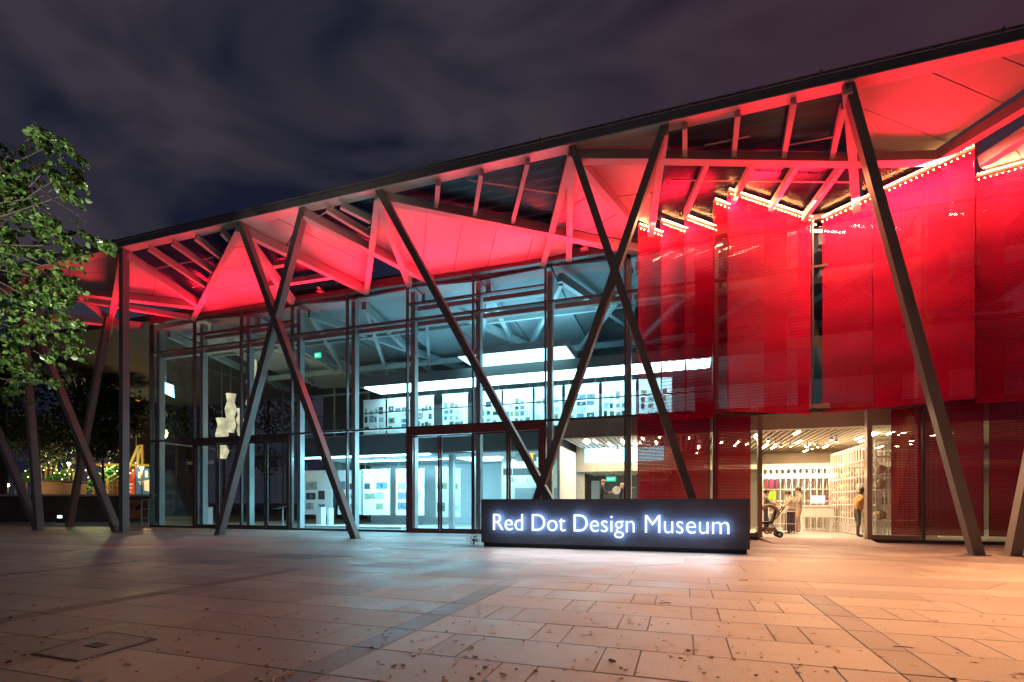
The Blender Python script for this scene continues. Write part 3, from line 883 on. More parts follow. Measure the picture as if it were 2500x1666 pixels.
# low screens behind the glass, either side of the doorway
for x0, x1, z0, z1, lab in ((-1.55, 0.85, 0.30, 4.30, 'low red slat screen behind the glass above the sign end'),
                            (1.02, 2.10, 0.30, 4.30, 'low red slat screen behind the glass left of the shop doorway'),
                            (6.02, 8.30, 0.22, 4.30, 'low red slat screen behind the glass right of the doorway'),
                            (8.42, 10.3, 0.22, 4.30, 'low red slat screen behind the glass at the right picture edge')):
    screen((x0, YF + 0.22, z1), (x1, YF + 0.22, z1), z0, lab, leds=None, pitch=0.050, sl=0.0455)

# ================================================================== LAMPS ON THE FACADE
lamp('sign_letter_light', 'AREA', ((tl.x + tr.x) / 2, SY - 0.20, 0.62), 85, (0.86, 0.92, 1.0), tr.x - tl.x, 0.05, ((tl.x + tr.x) / 2, SY - 2.4, -0.5))
for i, xx in enumerate((-28.5, -24.4, -20.7, -17.6, -14.6, -11.6, -8.8, -6.0, -3.2, -0.2, 3.0, 6.4, 9.8)):
    pw = (250 if xx > 1 else 118) if xx > -25 else 24
    zz = ZE + SL * (17.0 - YC) - 1.15
    lamp('canopy_uplight', 'AREA', (xx, 17.0, zz), pw, (1.0, 0.006, 0.032) if xx < -2 else (1.0, 0.010, 0.030), 2.2, 0.25, (xx, 16.3, zz + 2))
for i, (px, py, lab) in enumerate(((780, 716, 'small floodlight on the head rail right of the left crossed columns'),
                                   (1066, 662, 'small floodlight on the head rail in the middle of the facade'),
                                   (1426, 606, 'small floodlight on the head rail just left of the right crossed columns'))):
    p = W(px, py, YF - 0.25); p.z = ZT + 0.10
    r_ = thing('floodlight', lab, 'floodlight', p, 'floodlights on the head rail')
    lamp('floodlight_beam', 'SPOT', p + Vector((0, -0.35, -0.30)), (200, 1300, 700)[i], (1.0, 0.02, 0.05), 0.08, None, (W(650, 900, YC), W(775, 985, YC), W(1650, 1120, YC))[i], (30, 24, 24)[i])
    b_ = MB().lathe(p + Vector((0, -0.02, 0.10)), [(0.075, -0.02), (0.10, 0.03), (0.10, 0.26), (0.085, 0.28)], 12).build('lamp_housing', M['beam'], r_, True)
    MB().box(p.x - 0.13, p.x + 0.13, p.y - 0.05, p.y + 0.25, p.z - 0.03, p.z + 0.03).build('bracket', M['beam'], r_)

# ================================================================== THINGS IN THE HALLS
ORD = ['first', 'second', 'third', 'fourth', 'fifth', 'sixth', 'seventh', 'eighth', 'ninth', 'tenth', 'eleventh', 'twelfth']
pics = [surf('print_%d' % i, c, 0.5, scale=9 + 3 * i, var=0.7) for i, c in enumerate(
    ((0.05, 0.06, 0.07), (0.12, 0.20, 0.30), (0.30, 0.36, 0.36), (0.45, 0.52, 0.54), (0.03, 0.035, 0.04), (0.26, 0.26, 0.16), (0.15, 0.17, 0.19), (0.10, 0.16, 0.22)))]
def display(x0, x1, z0, z1, Y, label, group, cols, rows, seed, topless=0.12, turn=0.0):
    rd = random.Random(seed)
    c = Vector(((x0 + x1) / 2, Y, z0))
    t = thing('picture_banner', label, 'picture banner', c, group)
    MB().box(x0, x1, Y - 0.02, Y + 0.02, z0, z1).build('board', M['white'], t)
    MB().tube([(x0 - 0.03, Y, z1 + 0.02), (x1 + 0.03, Y, z1 + 0.02)], 0.03, 8).build('top_tube', M['white'], t)
    for x in (x0 + 0.15, x1 - 0.15):
        MB().tube([(x, Y, z1 + 0.03), (x, Y, z1 + 0.45)], 0.008, 4).build('hanger', M['inner'], t)
    W_, H_ = x1 - x0, z1 - z0
    cw = W_ * 0.88 / cols; ch = H_ * (0.80 - topless) / rows
    for i in range(cols):
        for j in range(rows):
            if rd.random() < 0.16: continue
            a = x0 + W_ * 0.06 + cw * i; b = z0 + H_ * 0.12 + ch * j
            w = cw * rd.uniform(0.45, 0.95); h = ch * rd.uniform(0.45, 0.92)
            pm = rd.choice(pics)
            o = MB().box(a, a + w, Y - 0.026, Y - 0.0205, b, b + h).build('picture', pm, t)
            # a motif on the print
            if rd.random() < 0.6:
                MB().lathe((0, 0, 0), [(0.001, 0), (0.001, 0)], 3)
                mm = MB(); cx, cz = a + w / 2, b + h / 2
                k = rd.randint(3, 7); r0 = min(w, h) * rd.uniform(0.2, 0.4); ph = rd.random() * 6
                pts = [(cx + r0 * math.cos(ph + 6.283 * q / k) * rd.uniform(0.6, 1.3), Y - 0.0285, cz + r0 * math.sin(ph + 6.283 * q / k)) for q in range(k)]
                mm.prism(pts, (0, 0.002, 0)); mm.build('motif', rd.choice(pics), o)
    if turn: t.rotation_euler.z = turn
    return t
GU, GG = 'display panels hung in the upper gallery', 'display panels hung in the ground floor exhibition'
up = [(888, 941), (946, 1000), (1008, 1059), (1081, 1142), (1166, 1224), (1229, 1300), (1306, 1372), (1380, 1462), (1470, 1552), (1560, 1640)]
for i, (a, b) in enumerate(up):
    p, q = W(a, 970, 22.6), W(b, 970, 22.6)
    display(p.x, q.x, 4.75, 6.5, 22.6, 'white picture board in the upper gallery, %s from the left end' % ORD[i], GU, (4, 3, 5)[i % 3], (3, 4)[i % 2], 40 + i)
lo = [((744, 812), 'leftmost white picture board on the ground floor, with blue landscape prints'), ((818, 876), 'second white picture board from the left on the ground floor'),
      ((886, 952), 'white picture board behind the round lettering on the glass'), ((961, 1030), 'white picture board with a car print left of the maroon doors')]
for i, ((a, b), lab) in enumerate(lo):
    p, q = W(a, 1140, 23.3), W(b, 1140, 23.3)
    display(p.x, q.x, 0.55, 2.95, 23.3 + 0.25 * (i % 2), lab, GG, 2, 3, 70 + i)
p, q = W(1066, 1140, 22.3), W(1083, 1140, 22.3)
display(p.x, q.x + 0.25, 0.5, 2.9, 22.3, 'narrow white picture board seen through the left maroon door leaf', GG, 1, 3, 80, turn=0.6)
p, q = W(1098, 1140, 22.8), W(1124, 1140, 22.8)
display(p.x, q.x, 0.5, 2.85, 22.8, 'white picture board with blue print seen through the second maroon door leaf', GG, 2, 3, 81)
# white plinths in the exhibition
for (a, b, zt, Y, lab) in ((778, 790, 0.95, 21.9, 'slim white display plinth before the ground floor picture boards'),
                           (804, 809, 0.9, 22.3, 'narrow white post beside the slim white plinth'),
                           (503, 512, 0.95, 19.6, 'small white plinth behind the left dark glass doors')):
    p, q = W(a, 1250, Y), W(b, 1250, Y)
    t = thing('plinth', lab, 'plinth', ((p.x + q.x) / 2, Y, 0.03))
    MB().box(p.x, q.x, Y - 0.18, Y + 0.18, 0.03, zt).build('shaft', M['white'], t)
    MB().box(p.x - 0.01, q.x + 0.01, Y - 0.19, Y + 0.19, zt + 0.001, zt + 0.03).build('cap', M['white'], t)
# base bench that runs behind the glass
p, q = W(735, 1280, 20.0), W(990, 1280, 20.0)
tag(MB().box(p.x, q.x, 19.6, 20.3, 0.031, 0.14).build('exhibition_step', M['white']), 'low white exhibition step behind the glass, left of the maroon doors', 'step')
# information lectern by the left doors
p = W(690, 1240, 19.3)
t = thing('lectern', 'small slanted information lectern behind the left dark glass doors', 'lectern', (p.x, 19.3, 0.03))
MB().tube([(p.x, 19.3, 0.03), (p.x, 19.3, 0.95)], 0.03, 8).build('post', M['inner'], t)
MB().bar((p.x - 0.45, 19.3, 0.92), (p.x + 0.45, 19.3, 1.08), 0.5, 0.03).build('reading_panel', M['plinth'], t)
# exit signs
def exit_sign(px, py, Y, w, h, label, ztop):
    p = W(px, py, Y)
    t = thing('exit_sign', label, 'exit sign', (p.x, Y, p.z))
    MB().box(p.x - w / 2, p.x + w / 2, Y - 0.03, Y + 0.03, p.z - h / 2, p.z + h / 2).build('box', M['exit'], t)
    put_text('EXIT', p.x - w * 0.38, p.x + w * 0.38, p.z - h * 0.22, h * 0.44, Y - 0.036, M['exittext'], t, 'lettering', bold=0.003)
    for s in (-1, 1):
        MB().tube([(p.x + s * w * 0.3, Y, p.z + h / 2), (p.x + s * w * 0.3, Y, ztop)], 0.012, 5).build('rod', M['inner'], t)
exit_sign(776, 868, 20.0, 0.34, 0.24, 'green hanging exit sign high in the left hall', 8.0)
exit_sign(1492, 1170, 23.4, 0.44, 0.22, 'green exit sign behind the man with the plate', 2.6)
exit_sign(1247, 1172, 22.6, 0.26, 0.18, 'green exit sign beyond the maroon doors', 3.4)
# yellow figure poster, its shape given a glow of its own
p, q = W(1258, 1128, 21.6), W(1310, 1098, 21.6)
t = thing('yellow_poster', 'wall poster of a yellow limbed shape, made to glow, above the lobby', 'picture', (p.x, 21.6, 2.6))
MB().box(p.x, q.x, 21.6, 21.64, p.z, q.z).build('board', M['ceil_in'], t)
cx, cz = (p.x + q.x) / 2 + 0.2, (p.z + q.z) / 2
MB().prism([(cx + a * 0.5, 21.585, cz + b * 0.5) for a, b in ((-0.35, 0.5), (0.25, 0.55), (0.5, 0.15), (0.28, 0.1), (0.3, -0.6), (0.08, -0.6), (0, -0.2), (-0.25, -0.65), (-0.45, -0.6), (-0.25, 0.05), (-0.75, -0.1), (-0.8, 0.08))], (0, 0.012, 0)).build('yellow_shape', glow('glowing_yellow_print', (1.0, 0.72, 0.12), 1.3), t)
# folded paper lanterns in the left hall
def lantern(x0, x1, y0, y1, Y, label, seed):
    rd = random.Random(seed)
    a, b = W((x0 + x1) / 2, y0, Y), W((x0 + x1) / 2, y1, Y)
    hw = abs(W(x1, y0, Y).x - W(x0, y0, Y).x) / 2
    t = thing('paper_lantern', label, 'lantern', b, 'folded paper lanterns')
    n, m = 6, 5
    vs = []
    for i in range(m + 1):
        z = b.z + (a.z - b.z) * i / m; tw = 0.5 * i + rd.random()
        for k in range(n):
            r = hw * (0.85 if i % 2 else 0.58) * rd.uniform(0.85, 1.1)
            if i in (0, m): r *= 0.8
            vs.append((a.x + r * math.cos(tw + 6.283 * k / n), Y + r * math.sin(tw + 6.283 * k / n), z))
    fs = []
    for i in range(m):
        for k in range(n):
            p, q, r2, s2 = i * n + k, i * n + (k + 1) % n, (i + 1) * n + (k + 1) % n, (i + 1) * n + k
            fs += [(p, q, r2), (p, r2, s2)]
    fs += [tuple(reversed(range(n))), tuple(range(m * n, m * n + n))]
    MB().add(vs, fs).build('paper_shade', M['lantern'], t)
    MB().tube([a, (a.x, Y, 9.6)], 0.01, 4).build('cable', M['inner'], t)
lantern(550, 577, 962, 1056, 20.6, 'upright folded paper lantern in the middle of the left hall', 1)
lantern(527, 556, 1022, 1120, 20.2, 'lowest folded paper lantern, left of the others', 2)
lantern(602, 628, 878, 1014, 20.6, 'tallest folded paper lantern, beside the blue grey post', 3)
lantern(578, 594, 998, 1066, 20.0, 'slim folded paper lantern behind the crossed column', 4)
# ceiling light panel seen through the left glass corner
p, q = W(388, 972, 21.0), W(424, 932, 21.0)
t = thing('ceiling_light', 'square cool ceiling light behind the left glass corner', 'ceiling light', (p.x, 21, p.z))
MB().prism([W(388, 932, 20.4), W(424, 945, 20.4), W(426, 972, 22.0), W(395, 958, 22.0)], (0, 0, 0.08)).build('diffuser', M['coolsoft'], t)
MB().tube([W(405, 934, 21), (W(405, 934, 21).x, 21, 9.7)], 0.02, 5).build('rod', M['inner'], t)
# round lettering on the glass
cc = W(923, 1140, YF - 0.012); rr = 0.47
t = thing('glass_lettering', 'circle with dark lettering on the glass left of the maroon doors', 'lettering', cc)
mb = MB(); nn = 40
vs = []
for k in range(nn):
    a = 6.2832 * k / nn
    for r_ in (rr - 0.012, rr + 0.012):
        vs.append((cc.x + r_ * math.cos(a), YF - 0.010, cc.z + r_ * math.sin(a)))
mb.add(vs, [(2 * k, 2 * k + 1, (2 * k + 3) % (2 * nn), (2 * k + 2) % (2 * nn)) for k in range(nn)])
mb.build('ring', M['plinth'], t)
for i, (w_, s_) in enumerate(((0.48, 'Museum'), (0.36, '\u00b7 Shop'), (0.34, '\u00b7 Cafe'), (0.28, '\u00b7 Bar'))):
    put_text(s_, cc.x - 0.20, cc.x - 0.20 + w_, cc.z + 0.04 - 0.135 * i, 0.085, YF - 0.011, M['plinth'], t, 'lettering')

# ---- shop furniture
shopwhite = surf('white_shelf', (0.80, 0.78, 0.74), 0.5, var=0.05)
def shelf(name, label, o, ux, length, height, depth, nv, levels, brace=False):
    """open white grid shelf: o = corner, ux = unit direction along it"""
    o = Vector(o); ux = Vector(ux); uy = Vector((-ux.y, ux.x, 0))
    t = thing(name, label, 'shelf', o)
    for i in range(nv + 1):
        for dd in (0, depth):
            b = o + ux * (length * i / nv) + uy * dd
            MB().bar(b, b + Vector((0, 0, height)), 0.028, 0.028, (0, 1, 0)).build('upright', shopwhite, t)
    for z in levels:
        c = o + uy * depth / 2 + Vector((0, 0, z))
        MB().bar(c, c + ux * length, depth + 0.03, 0.03).build('shelf_board', shopwhite, t)
    if brace:
        for i in range(nv):
            a = o + ux * (length * i / nv) + Vector((0, 0, 0.08)); b = o + ux * (length * (i + 1) / nv) + Vector((0, 0, 0.55))
            MB().bar(a, b, 0.015, 0.015).build('brace', shopwhite, t)
            MB().bar(a + Vector((0, 0, 0.47)), b - Vector((0, 0, 0.47)), 0.013, 0.013).build('brace', shopwhite, t)
    return t
b0, b1 = W(1862, 1290, 24.6), W(2040, 1290, 24.6)
shelf('back_shelf', 'white open grid shelf along the back of the shop', (b0.x, 24.6, 0.03), (1, 0, 0), b1.x - b0.x, 2.7, 0.4, 12, (0.05, 0.75, 1.25, 1.75, 2.25, 2.66))
shelf('side_shelf', 'tall white grid shelf of bags along the right side of the shop', (5.85, 19.2, 0.03), (0, 1, 0), 5.2, 3.2, -0.45, 16, (0.05, 0.6, 1.1, 1.6, 2.1, 2.65, 3.17), True)
shelf('front_shelf', 'white grid shelf behind the red screen right of the doorway', (6.1, 20.6, 0.03), (1, 0, 0), 1.9, 3.0, 0.4, 7, (0.05, 0.55, 1.05, 1.55, 2.05, 2.55, 2.97))
l0, l1 = W(1560, 1200, 21.0), W(1628, 1200, 21.0)
ls = shelf('left_shelf', 'lit shelf with dark boxes behind the red screen above the sign', (l0.x, 21.0, 0.43), (1, 0, 0), l1.x - l0.x, 2.3, 0.4, 2, (0.05, 0.2, 0.7, 1.2, 1.7, 2.27))
# light strip over the back shelf
t = tag(MB().box(b0.x, b1.x, 24.45, 24.52, 2.36, 2.42).build('strip_light', M['warm']), 'bright strip light along the top of the back shelf', 'strip light')
# goods
gm = [surf('goods_%d' % i, c, 0.65, scale=7, var=0.35) for i, c in enumerate(((0.45, 0.34, 0.22), (0.55, 0.46, 0.35), (0.30, 0.18, 0.10), (0.60, 0.55, 0.48), (0.18, 0.13, 0.11)))]
rd = random.Random(5)
BAGS = 'bags on the tall side shelf'
for z in (0.62, 1.12, 1.62, 2.12):
    for k in range(8):
        if rd.random() < 0.2: continue
        yy = 19.5 + k * 0.62; s_ = rd.uniform(0.15, 0.22)
        t = thing('bag', '%s cloth bag on the %s board of the side shelf, %s from the doorway' % (('tan', 'beige', 'brown', 'cream', 'dark')[k % 5], {0.62: 'lowest', 1.12: 'second lowest', 1.62: 'third', 2.12: 'upper'}[z], ORD[k]), 'bag', (6.05, yy, 0.03 + z), BAGS)
        mb = MB().ball((6.05, yy, 0.035 + z + s_ * 0.72), s_, 10, 7, (0.9, 1.15, 0.75))
        for v in mb.v: v += Vector((rd.uniform(-1, 1), rd.uniform(-1, 1), rd.uniform(-1, 1))) * 0.018
        mb.build('pouch', gm[(0, 1, 2, 3, 4)[k % 5]], t, True)
        MB().tube([(6.0, yy - 0.08, 0.03 + z + s_ * 1.35), (5.98, yy, 0.03 + z + s_ * 1.75), (6.0, yy + 0.08, 0.03 + z + s_ * 1.35)], 0.012, 5).build('handle', rd.choice(gm), t)
fc = [surf('folder_%d' % i, c, 0.5, var=0.1) for i, c in enumerate(((0.30, 0.03, 0.10), (0.05, 0.05, 0.10), (0.45, 0.04, 0.06), (0.20, 0.04, 0.20), (0.04, 0.03, 0.03), (0.45, 0.55, 0.03), (0.25, 0.60, 0.05)))]
for row, z in ((0, 1.80), (1, 1.30)):
    for k in range(7 if row == 0 else 5):
        x = b0.x + 0.14 + 0.075 * k
        mt = fc[k % 5] if row == 0 else fc[5 + (k // 2) % 2]
        t = MB().box(x, x + 0.06, 24.52, 24.8, 0.035 + z, 0.03 + z + (0.40 if row == 0 else 0.36)).build('folder', mt)
        tag(t, ('upright %s folder on the back shelf, upper row' if row == 0 else 'upright %s folder on the back shelf, lower row') % (('wine red', 'navy', 'red', 'purple', 'black')[k % 5] + ' ' + ORD[k] + ' from left' if row == 0 else ('lime', 'green')[(k // 2) % 2] + ' ' + ORD[k] + ' from left'), 'folder', 'folders on the back shelf')
for k in range(9):
    x = W(1975, 1210, 24.7).x + 0.17 * k
    t = thing('gift_box', '%s small boxed item on the back shelf, %s from the left' % ('red' if k < 5 else 'cream', ORD[k]), 'box', (x, 24.7, 1.31), 'boxed items on the back shelf')
    MB().box(x, x + 0.13, 24.62, 24.78, 1.297, 1.297 + 0.10).build('carton', fc[2] if k < 5 else gm[3], t)
    MB().box(x - 0.003, x + 0.133, 24.617, 24.783, 1.398, 1.398 + 0.05).build('lid', gm[4] if k < 5 else shopwhite, t)
for k, (dx, z, w, h, c) in enumerate(((0.25, 1.64, 0.5, 0.28, 4), (0.95, 1.64, 0.35, 0.36, 2), (0.2, 1.14, 0.6, 0.30, 4), (1.0, 1.14, 0.4, 0.3, 2), (0.35, 0.64, 0.45, 0.3, 4), (0.4, 2.14, 0.5, 0.25, 2))):
    tag(MB().box(l0.x + dx, l0.x + dx + w, 20.72, 20.98, z + 0.035, z + h).build('storage_box', gm[c]), '%s box on the %s board of the lit shelf, %s' % ('dark' if c == 4 else 'brown', {1.64: 'third', 1.14: 'second', 0.64: 'lowest', 2.14: 'top'}[z], 'left' if dx < 0.5 else 'right'), 'box', 'boxes on the lit shelf')
for k, (dx, z, w, h, c) in enumerate(((0.2, 1.09, 0.35, 0.3, 0), (0.8, 1.09, 0.4, 0.22, 1), (1.3, 1.59, 0.3, 0.25, 3), (0.3, 2.09, 0.4, 0.2, 0))):
    tag(MB().box(6.1 + dx, 6.1 + dx + w, 20.65, 20.95, z + 0.035, z + h).build('storage_box', gm[c]), '%s box on the white shelf right of the doorway' % ('wide tan low left', 'flat beige', 'cream right hand', 'topmost tan')[k], 'box', 'boxes on the right shelf')
# counter and display table
p, q = W(1958, 1285, 23.2), W(2036, 1285, 23.2)
t = thing('counter', 'white shop counter with a pale computer screen on it', 'counter', ((p.x + q.x) / 2, 23.2, 0.03))
MB().box(p.x, q.x, 23.2, 23.75, 0.62, 1.05).build('front_panel', shopwhite, t)
MB().box(p.x - 0.04, q.x + 0.04, 23.15, 23.8, 1.051, 1.09).build('top', shopwhite, t)
for x in (p.x + 0.08, q.x - 0.08):
    MB().box(x - 0.03, x + 0.03, 23.3, 23.7, 0.03, 0.619).build('leg', shopwhite, t)
t = thing('computer_screen', 'pale computer screen standing on the white counter', 'screen', (q.x - 0.6, 23.5, 1.09))
MB().box(q.x - 0.75, q.x - 0.25, 23.45, 23.49, 1.17, 1.5).build('display', glow('pale_display', (0.95, 0.9, 0.95), 1.0), t)
MB().box(q.x - 0.53, q.x - 0.47, 23.492, 23.53, 1.1, 1.35).build('stand', M['inner'], t)
MB().box(q.x - 0.62, q.x - 0.38, 23.4, 23.6, 1.091, 1.105).build('foot', M['inner'], t)
p, q = W(1893, 1300, 21.6), W(1942, 1300, 21.6)
t = thing('display_table', 'white wire display table beside the woman in the shop', 'table', ((p.x + q.x) / 2, 21.6, 0.03))
MB().box(p.x, q.x, 21.4, 22.0, 0.86, 0.90).build('top', shopwhite, t)
for x in (p.x + 0.02, q.x - 0.02, (p.x + q.x) / 2):
    for yy in (21.42, 21.98):
        MB().bar((x, yy, 0.03), (x, yy, 0.86), 0.025, 0.025, (0, 1, 0)).build('leg', shopwhite, t)
MB().box(p.x, q.x, 21.42, 21.98, 0.40, 0.415).build('lower_shelf', shopwhite, t)
# bubble chandelier
cp = W(1568, 1090, 20.6)
t = thing('chandelier', 'round chandelier of many small clear bulbs behind the red screen edge', 'chandelier', cp)
mb = MB(); mw = MB()
for i in range(70):
    z = 1 - 2 * (i + 0.5) / 70; a = i * 2.39996; r_ = math.sqrt(1 - z * z)
    d = Vector((r_ * math.cos(a), r_ * math.sin(a), z)); rad = 0.42 + 0.05 * math.sin(i * 1.7)
    mb.octa(cp + Vector((d.x * rad, d.y * rad, d.z * rad * 0.72)), 0.022)
    mw.bar(cp, cp + Vector((d.x * rad, d.y * rad, d.z * rad * 0.72)) * 1.0, 0.004, 0.004, (0.3, 0.5, 1))
tag(mb.build('bulb_cluster', glow('chandelier_bulb', (1.0, 0.85, 0.6), 6.0), t), kind='stuff')
tag(mw.build('stem_cluster', M['inner'], t), kind='stuff')
MB().tube([cp, (cp.x, cp.y, 3.66)], 0.01, 5).build('cord', M['inner'], t)
# spot heads on the shop ceiling
for i, (px, py, Y) in enumerate(((1475, 1083, 20.8), (1508, 1090, 21.6), (1535, 1078, 20.2), (1875, 1062, 20.4), (1893, 1076, 21.5), (1906, 1088, 22.6), (1930, 1088, 22.6), (1971, 1081, 23.0), (1983, 1088, 23.8), (1996, 1086, 23.2), (2030, 1055, 20.8), (2042, 1064, 21.4))):
    p = W(px, py, Y); p.z = 3.50
    t = thing('ceiling_spot', ('%s lit black spotlight under the shop ceiling, counted from the left' % ORD[i]) , 'spotlight', p, 'spotlights under the shop ceiling')
    MB().lathe(p, [(0.05, -0.07), (0.055, 0.0), (0.04, 0.09)], 10).build('lamp_head', M['plinth'], t, True)
    MB().lathe(p + Vector((0, 0, -0.082)), [(0.04, 0.0), (0.042, 0.01)], 10).build('lens', M['warm'], t)
    MB().tube([p + Vector((0, 0, 0.08)), p + Vector((0, 0, 0.17))], 0.012, 5).build('stem', M['plinth'], t)
# stroller at the left jamb
p = G(1880, 1312, 0.03)
t = thing('stroller', 'tan hooded baby stroller standing at the left jamb of the shop doorway', 'stroller', p)
tan = surf('tan_fabric', (0.42, 0.31, 0.18), 0.8, scale=20, var=0.2)
def sp(x, y_, z): return p + Vector((x, y_, z))
vs = []; n_ = 8
for i in range(n_ + 1):
    a = math.pi * (0.02 + 0.80 * i / n_)
    for yy, rr_ in ((-0.23, 0.22), (-0.20, 0.31), (0.0, 0.34), (0.20, 0.31), (0.23, 0.22)):
        vs.append(sp(-0.04 + rr_ * math.cos(a), yy, 0.80 + rr_ * math.sin(a)))
MB().add(vs, [(i * 5 + j, i * 5 + j + 1, i * 5 + j + 6, i * 5 + j + 5) for i in range(n_) for j in range(4)]).build('hood', tan, t, True)
mb = MB()
mb.bar(sp(0.16, 0, 0.92), sp(0.06, 0, 0.52), 0.40, 0.05, (1, 0, 0)); mb.build('backrest', M['plinth'], t)
MB().bar(sp(0.08, 0, 0.52), sp(-0.32, 0, 0.48), 0.40, 0.07).build('seat', M['plinth'], t)
MB().bar(sp(-0.30, 0, 0.46), sp(-0.40, 0, 0.24), 0.34, 0.03, (1, 0, 0)).build('footrest', M['plinth'], t)
MB().box(p.x - 0.26, p.x + 0.16, p.y - 0.19, p.y + 0.19, 0.22, 0.36).build('basket', tan, t)
for s in (-1, 1):
    f_ = MB().tube([sp(0.40, 0.22 * s, 1.02), sp(0.20, 0.22 * s, 0.72), sp(-0.34, 0.22 * s, 0.14)], 0.016, 6)
    f_.tube([sp(-0.02, 0.225 * s, 0.56), sp(0.24, 0.225 * s, 0.12)], 0.015, 6)
    f_.build('side_frame', M['rail'], t)
    for x, r_ in ((-0.36, 0.09), (0.25, 0.11)):
        c = sp(x, 0.245 * s, r_)
        wh = MB().tube([c + Vector((0, -0.02, 0)), c + Vector((0, 0.02, 0))], r_, 16).build('wheel', M['rail'], t)
        MB().tube([c + Vector((0, -0.024, 0)), c + Vector((0, 0.024, 0))], r_ * 0.5, 10).build('hub', M['inner'], wh)
MB().tube([sp(0.40, -0.22, 1.02), sp(0.42, 0, 1.03), sp(0.40, 0.22, 1.02)], 0.018, 6).build('handle', M['rail'], t)

# ================================================================== PEOPLE
skin = surf('skin', (0.50, 0.30, 0.20), 0.55, scale=8, var=0.08)
hairm = surf('dark_hair', (0.02, 0.016, 0.014), 0.5, scale=30, var=0.4)
shoe = surf('shoe', (0.10, 0.09, 0.085), 0.6)
def cloth(n, c): return surf(n, c, 0.8, scale=14, var=0.2, bump=0.2, bscale=25)
def person(label, loc, face, H, shirt, pants, arms, lean=0.0, shorts=False, sleeve=0.55, longhair=False, skirt=None, extra_label=None):
    """standing figure; face = heading in radians, arms = ((shoulder->elbow),(elbow->hand)) for left (+y) and right (-y) in local x forward"""
    k = H / 1.75
    V = Vector
    t = thing('person', label, 'person', loc)
    jp = {}
    pel = V((0, 0, 0.95)); sp = V((0.04 * lean * 5, 0, 1.15)); ch = V((0.25 * lean * 1.6, 0, 1.36)); nk = V((0.02 + 0.55 * lean, 0, 1.51)); hd = V((0.05 + 0.62 * lean, 0, 1.60)); ht = V((0.06 + 0.66 * lean, 0, 1.69))
    pts = [pel, sp, ch, nk, hd, ht]; rad = [(.155, .12), (.145, .105), (.165, .115), (.055, .058), (.083, .095), (.075, .088)]
    edges = [(0, 1), (1, 2), (2, 3), (3, 4), (4, 5)]
    reg = ['p', 's', 's', 'k', 'k', 'k']
    def add(p, r, parent, g):
        pts.append(V(p)); rad.append(r); edges.append((parent, len(pts) - 1)); reg.append(g); return len(pts) - 1
    for s, st in ((1, 0.10), (-1, -0.06)):
        h = add((0, 0.09 * s, 0.90), (.095, .095), 0, 'p')
        kn = add((0.03 + st * 0.6, 0.10 * s, 0.50), (.062, .065), h, 'p')
        cf = add((st * 0.8, 0.10 * s, 0.32), (.055, .058), kn, 'k' if shorts else 'p')
        an = add((st, 0.10 * s, 0.085), (.036, .038), cf, 'k' if shorts else 'p')
        he = add((st + 0.03, 0.105 * s, 0.045), (.040, .038), an, 'h')
        add((st + 0.17, 0.115 * s, 0.035), (.038, .028), he, 'h')
    tips = []
    for s, (el, ha) in zip((1, -1), arms):
        sh = add((ch.x, 0.19 * s, 1.40), (.060, .062), 2, 's')
        e_ = V((ch.x, 0.19 * s, 1.40)) + V(el) * 0.29
        ei = add(e_, (.042, .044), sh, 's' if sleeve > 0.5 else 'k')
        w_ = e_ + V(ha) * 0.25
        wi = add(w_, (.028, .030), ei, 'k')
        d = V(ha).normalized(); sd = d.cross(V((0, 0, 1)))
        sd = sd.normalized() if sd.length > 0.1 else V((0, 1, 0))
        pm = add(w_ + d * 0.07, (.036, .020), wi, 'k')
        for f, ln in ((-1.5, .075), (-0.5, .09), (0.5, .085), (1.5, .065)):
            m1 = w_ + d * 0.115 + sd * 0.014 * f * 1.2
            q = add(m1, (.009, .009), pm, 'k'); add(m1 + d * ln * 0.6 - V((0, 0, 0.015)), (.008, .008), q, 'k')
        th = add(w_ + d * 0.05 + sd * 0.045, (.011, .011), wi, 'k'); add(w_ + d * 0.095 + sd * 0.06, (.009, .009), th, 'k')
        tips.append(w_ + d * 0.12)
    me = bpy.data.meshes.new('body')
    me.from_pydata([tuple(p * k) for p in pts], edges, [])
    ob = bpy.data.objects.new('body', me); COL.objects.link(ob)
    sk = ob.modifiers.new('Skin', 'SKIN'); sk.use_smooth_shade = True
    for i, r_ in enumerate(rad):
        d = me.skin_vertices[0].data[i]; d.radius = (r_[1] * k, r_[0] * k) if i < 4 else (r_[0] * k, r_[1] * k)
        d.use_root = (i == 0)
    ob.modifiers.new('Sub', 'SUBSURF').levels = 1
    dg = bpy.context.evaluated_depsgraph_get(); dg.update()
    m2 = bpy.data.meshes.new_from_object(ob.evaluated_get(dg))
    bpy.data.objects.remove(ob)
    m2.materials.clear()
    for mt in (skin, shirt, pants, shoe): m2.materials.append(mt)
    P3 = [p * k for p in pts]
    for f in m2.polygons:
        c = f.center
        best = min(range(len(P3)), key=lambda i: (P3[i] - c).length - 0.6 * max(rad[i]) * k)
        g = reg[best]
        if g == 'p' and c.z > 0.98 * k: g = 's'
        f.material_index = {'k': 0, 's': 1, 'p': 2, 'h': 3}[g]
        f.use_smooth = True
    body = link(bpy.data.objects.new('body', m2)); body.parent = t
    hb = MB()
    hc = (hd + ht) / 2 * k
    hb.ball(hc + V((-0.022, 0, 0.035)) * k, 0.108 * k, 12, 8, (1.0, 0.86, 0.95))
    if longhair: hb.ball(hc + V((-0.075, 0, -0.06)) * k, 0.085 * k, 10, 8, (0.6, 0.95, 1.7))
    # keep the face free
    hm = hb.build('hair', hairm, t, True)
    for v in hm.data.vertices:
        if v.co.x > (hc.x + 0.045 * k - 0) and v.co.z < hc.z + 0.07 * k: v.co.x = hc.x + 0.03 * k
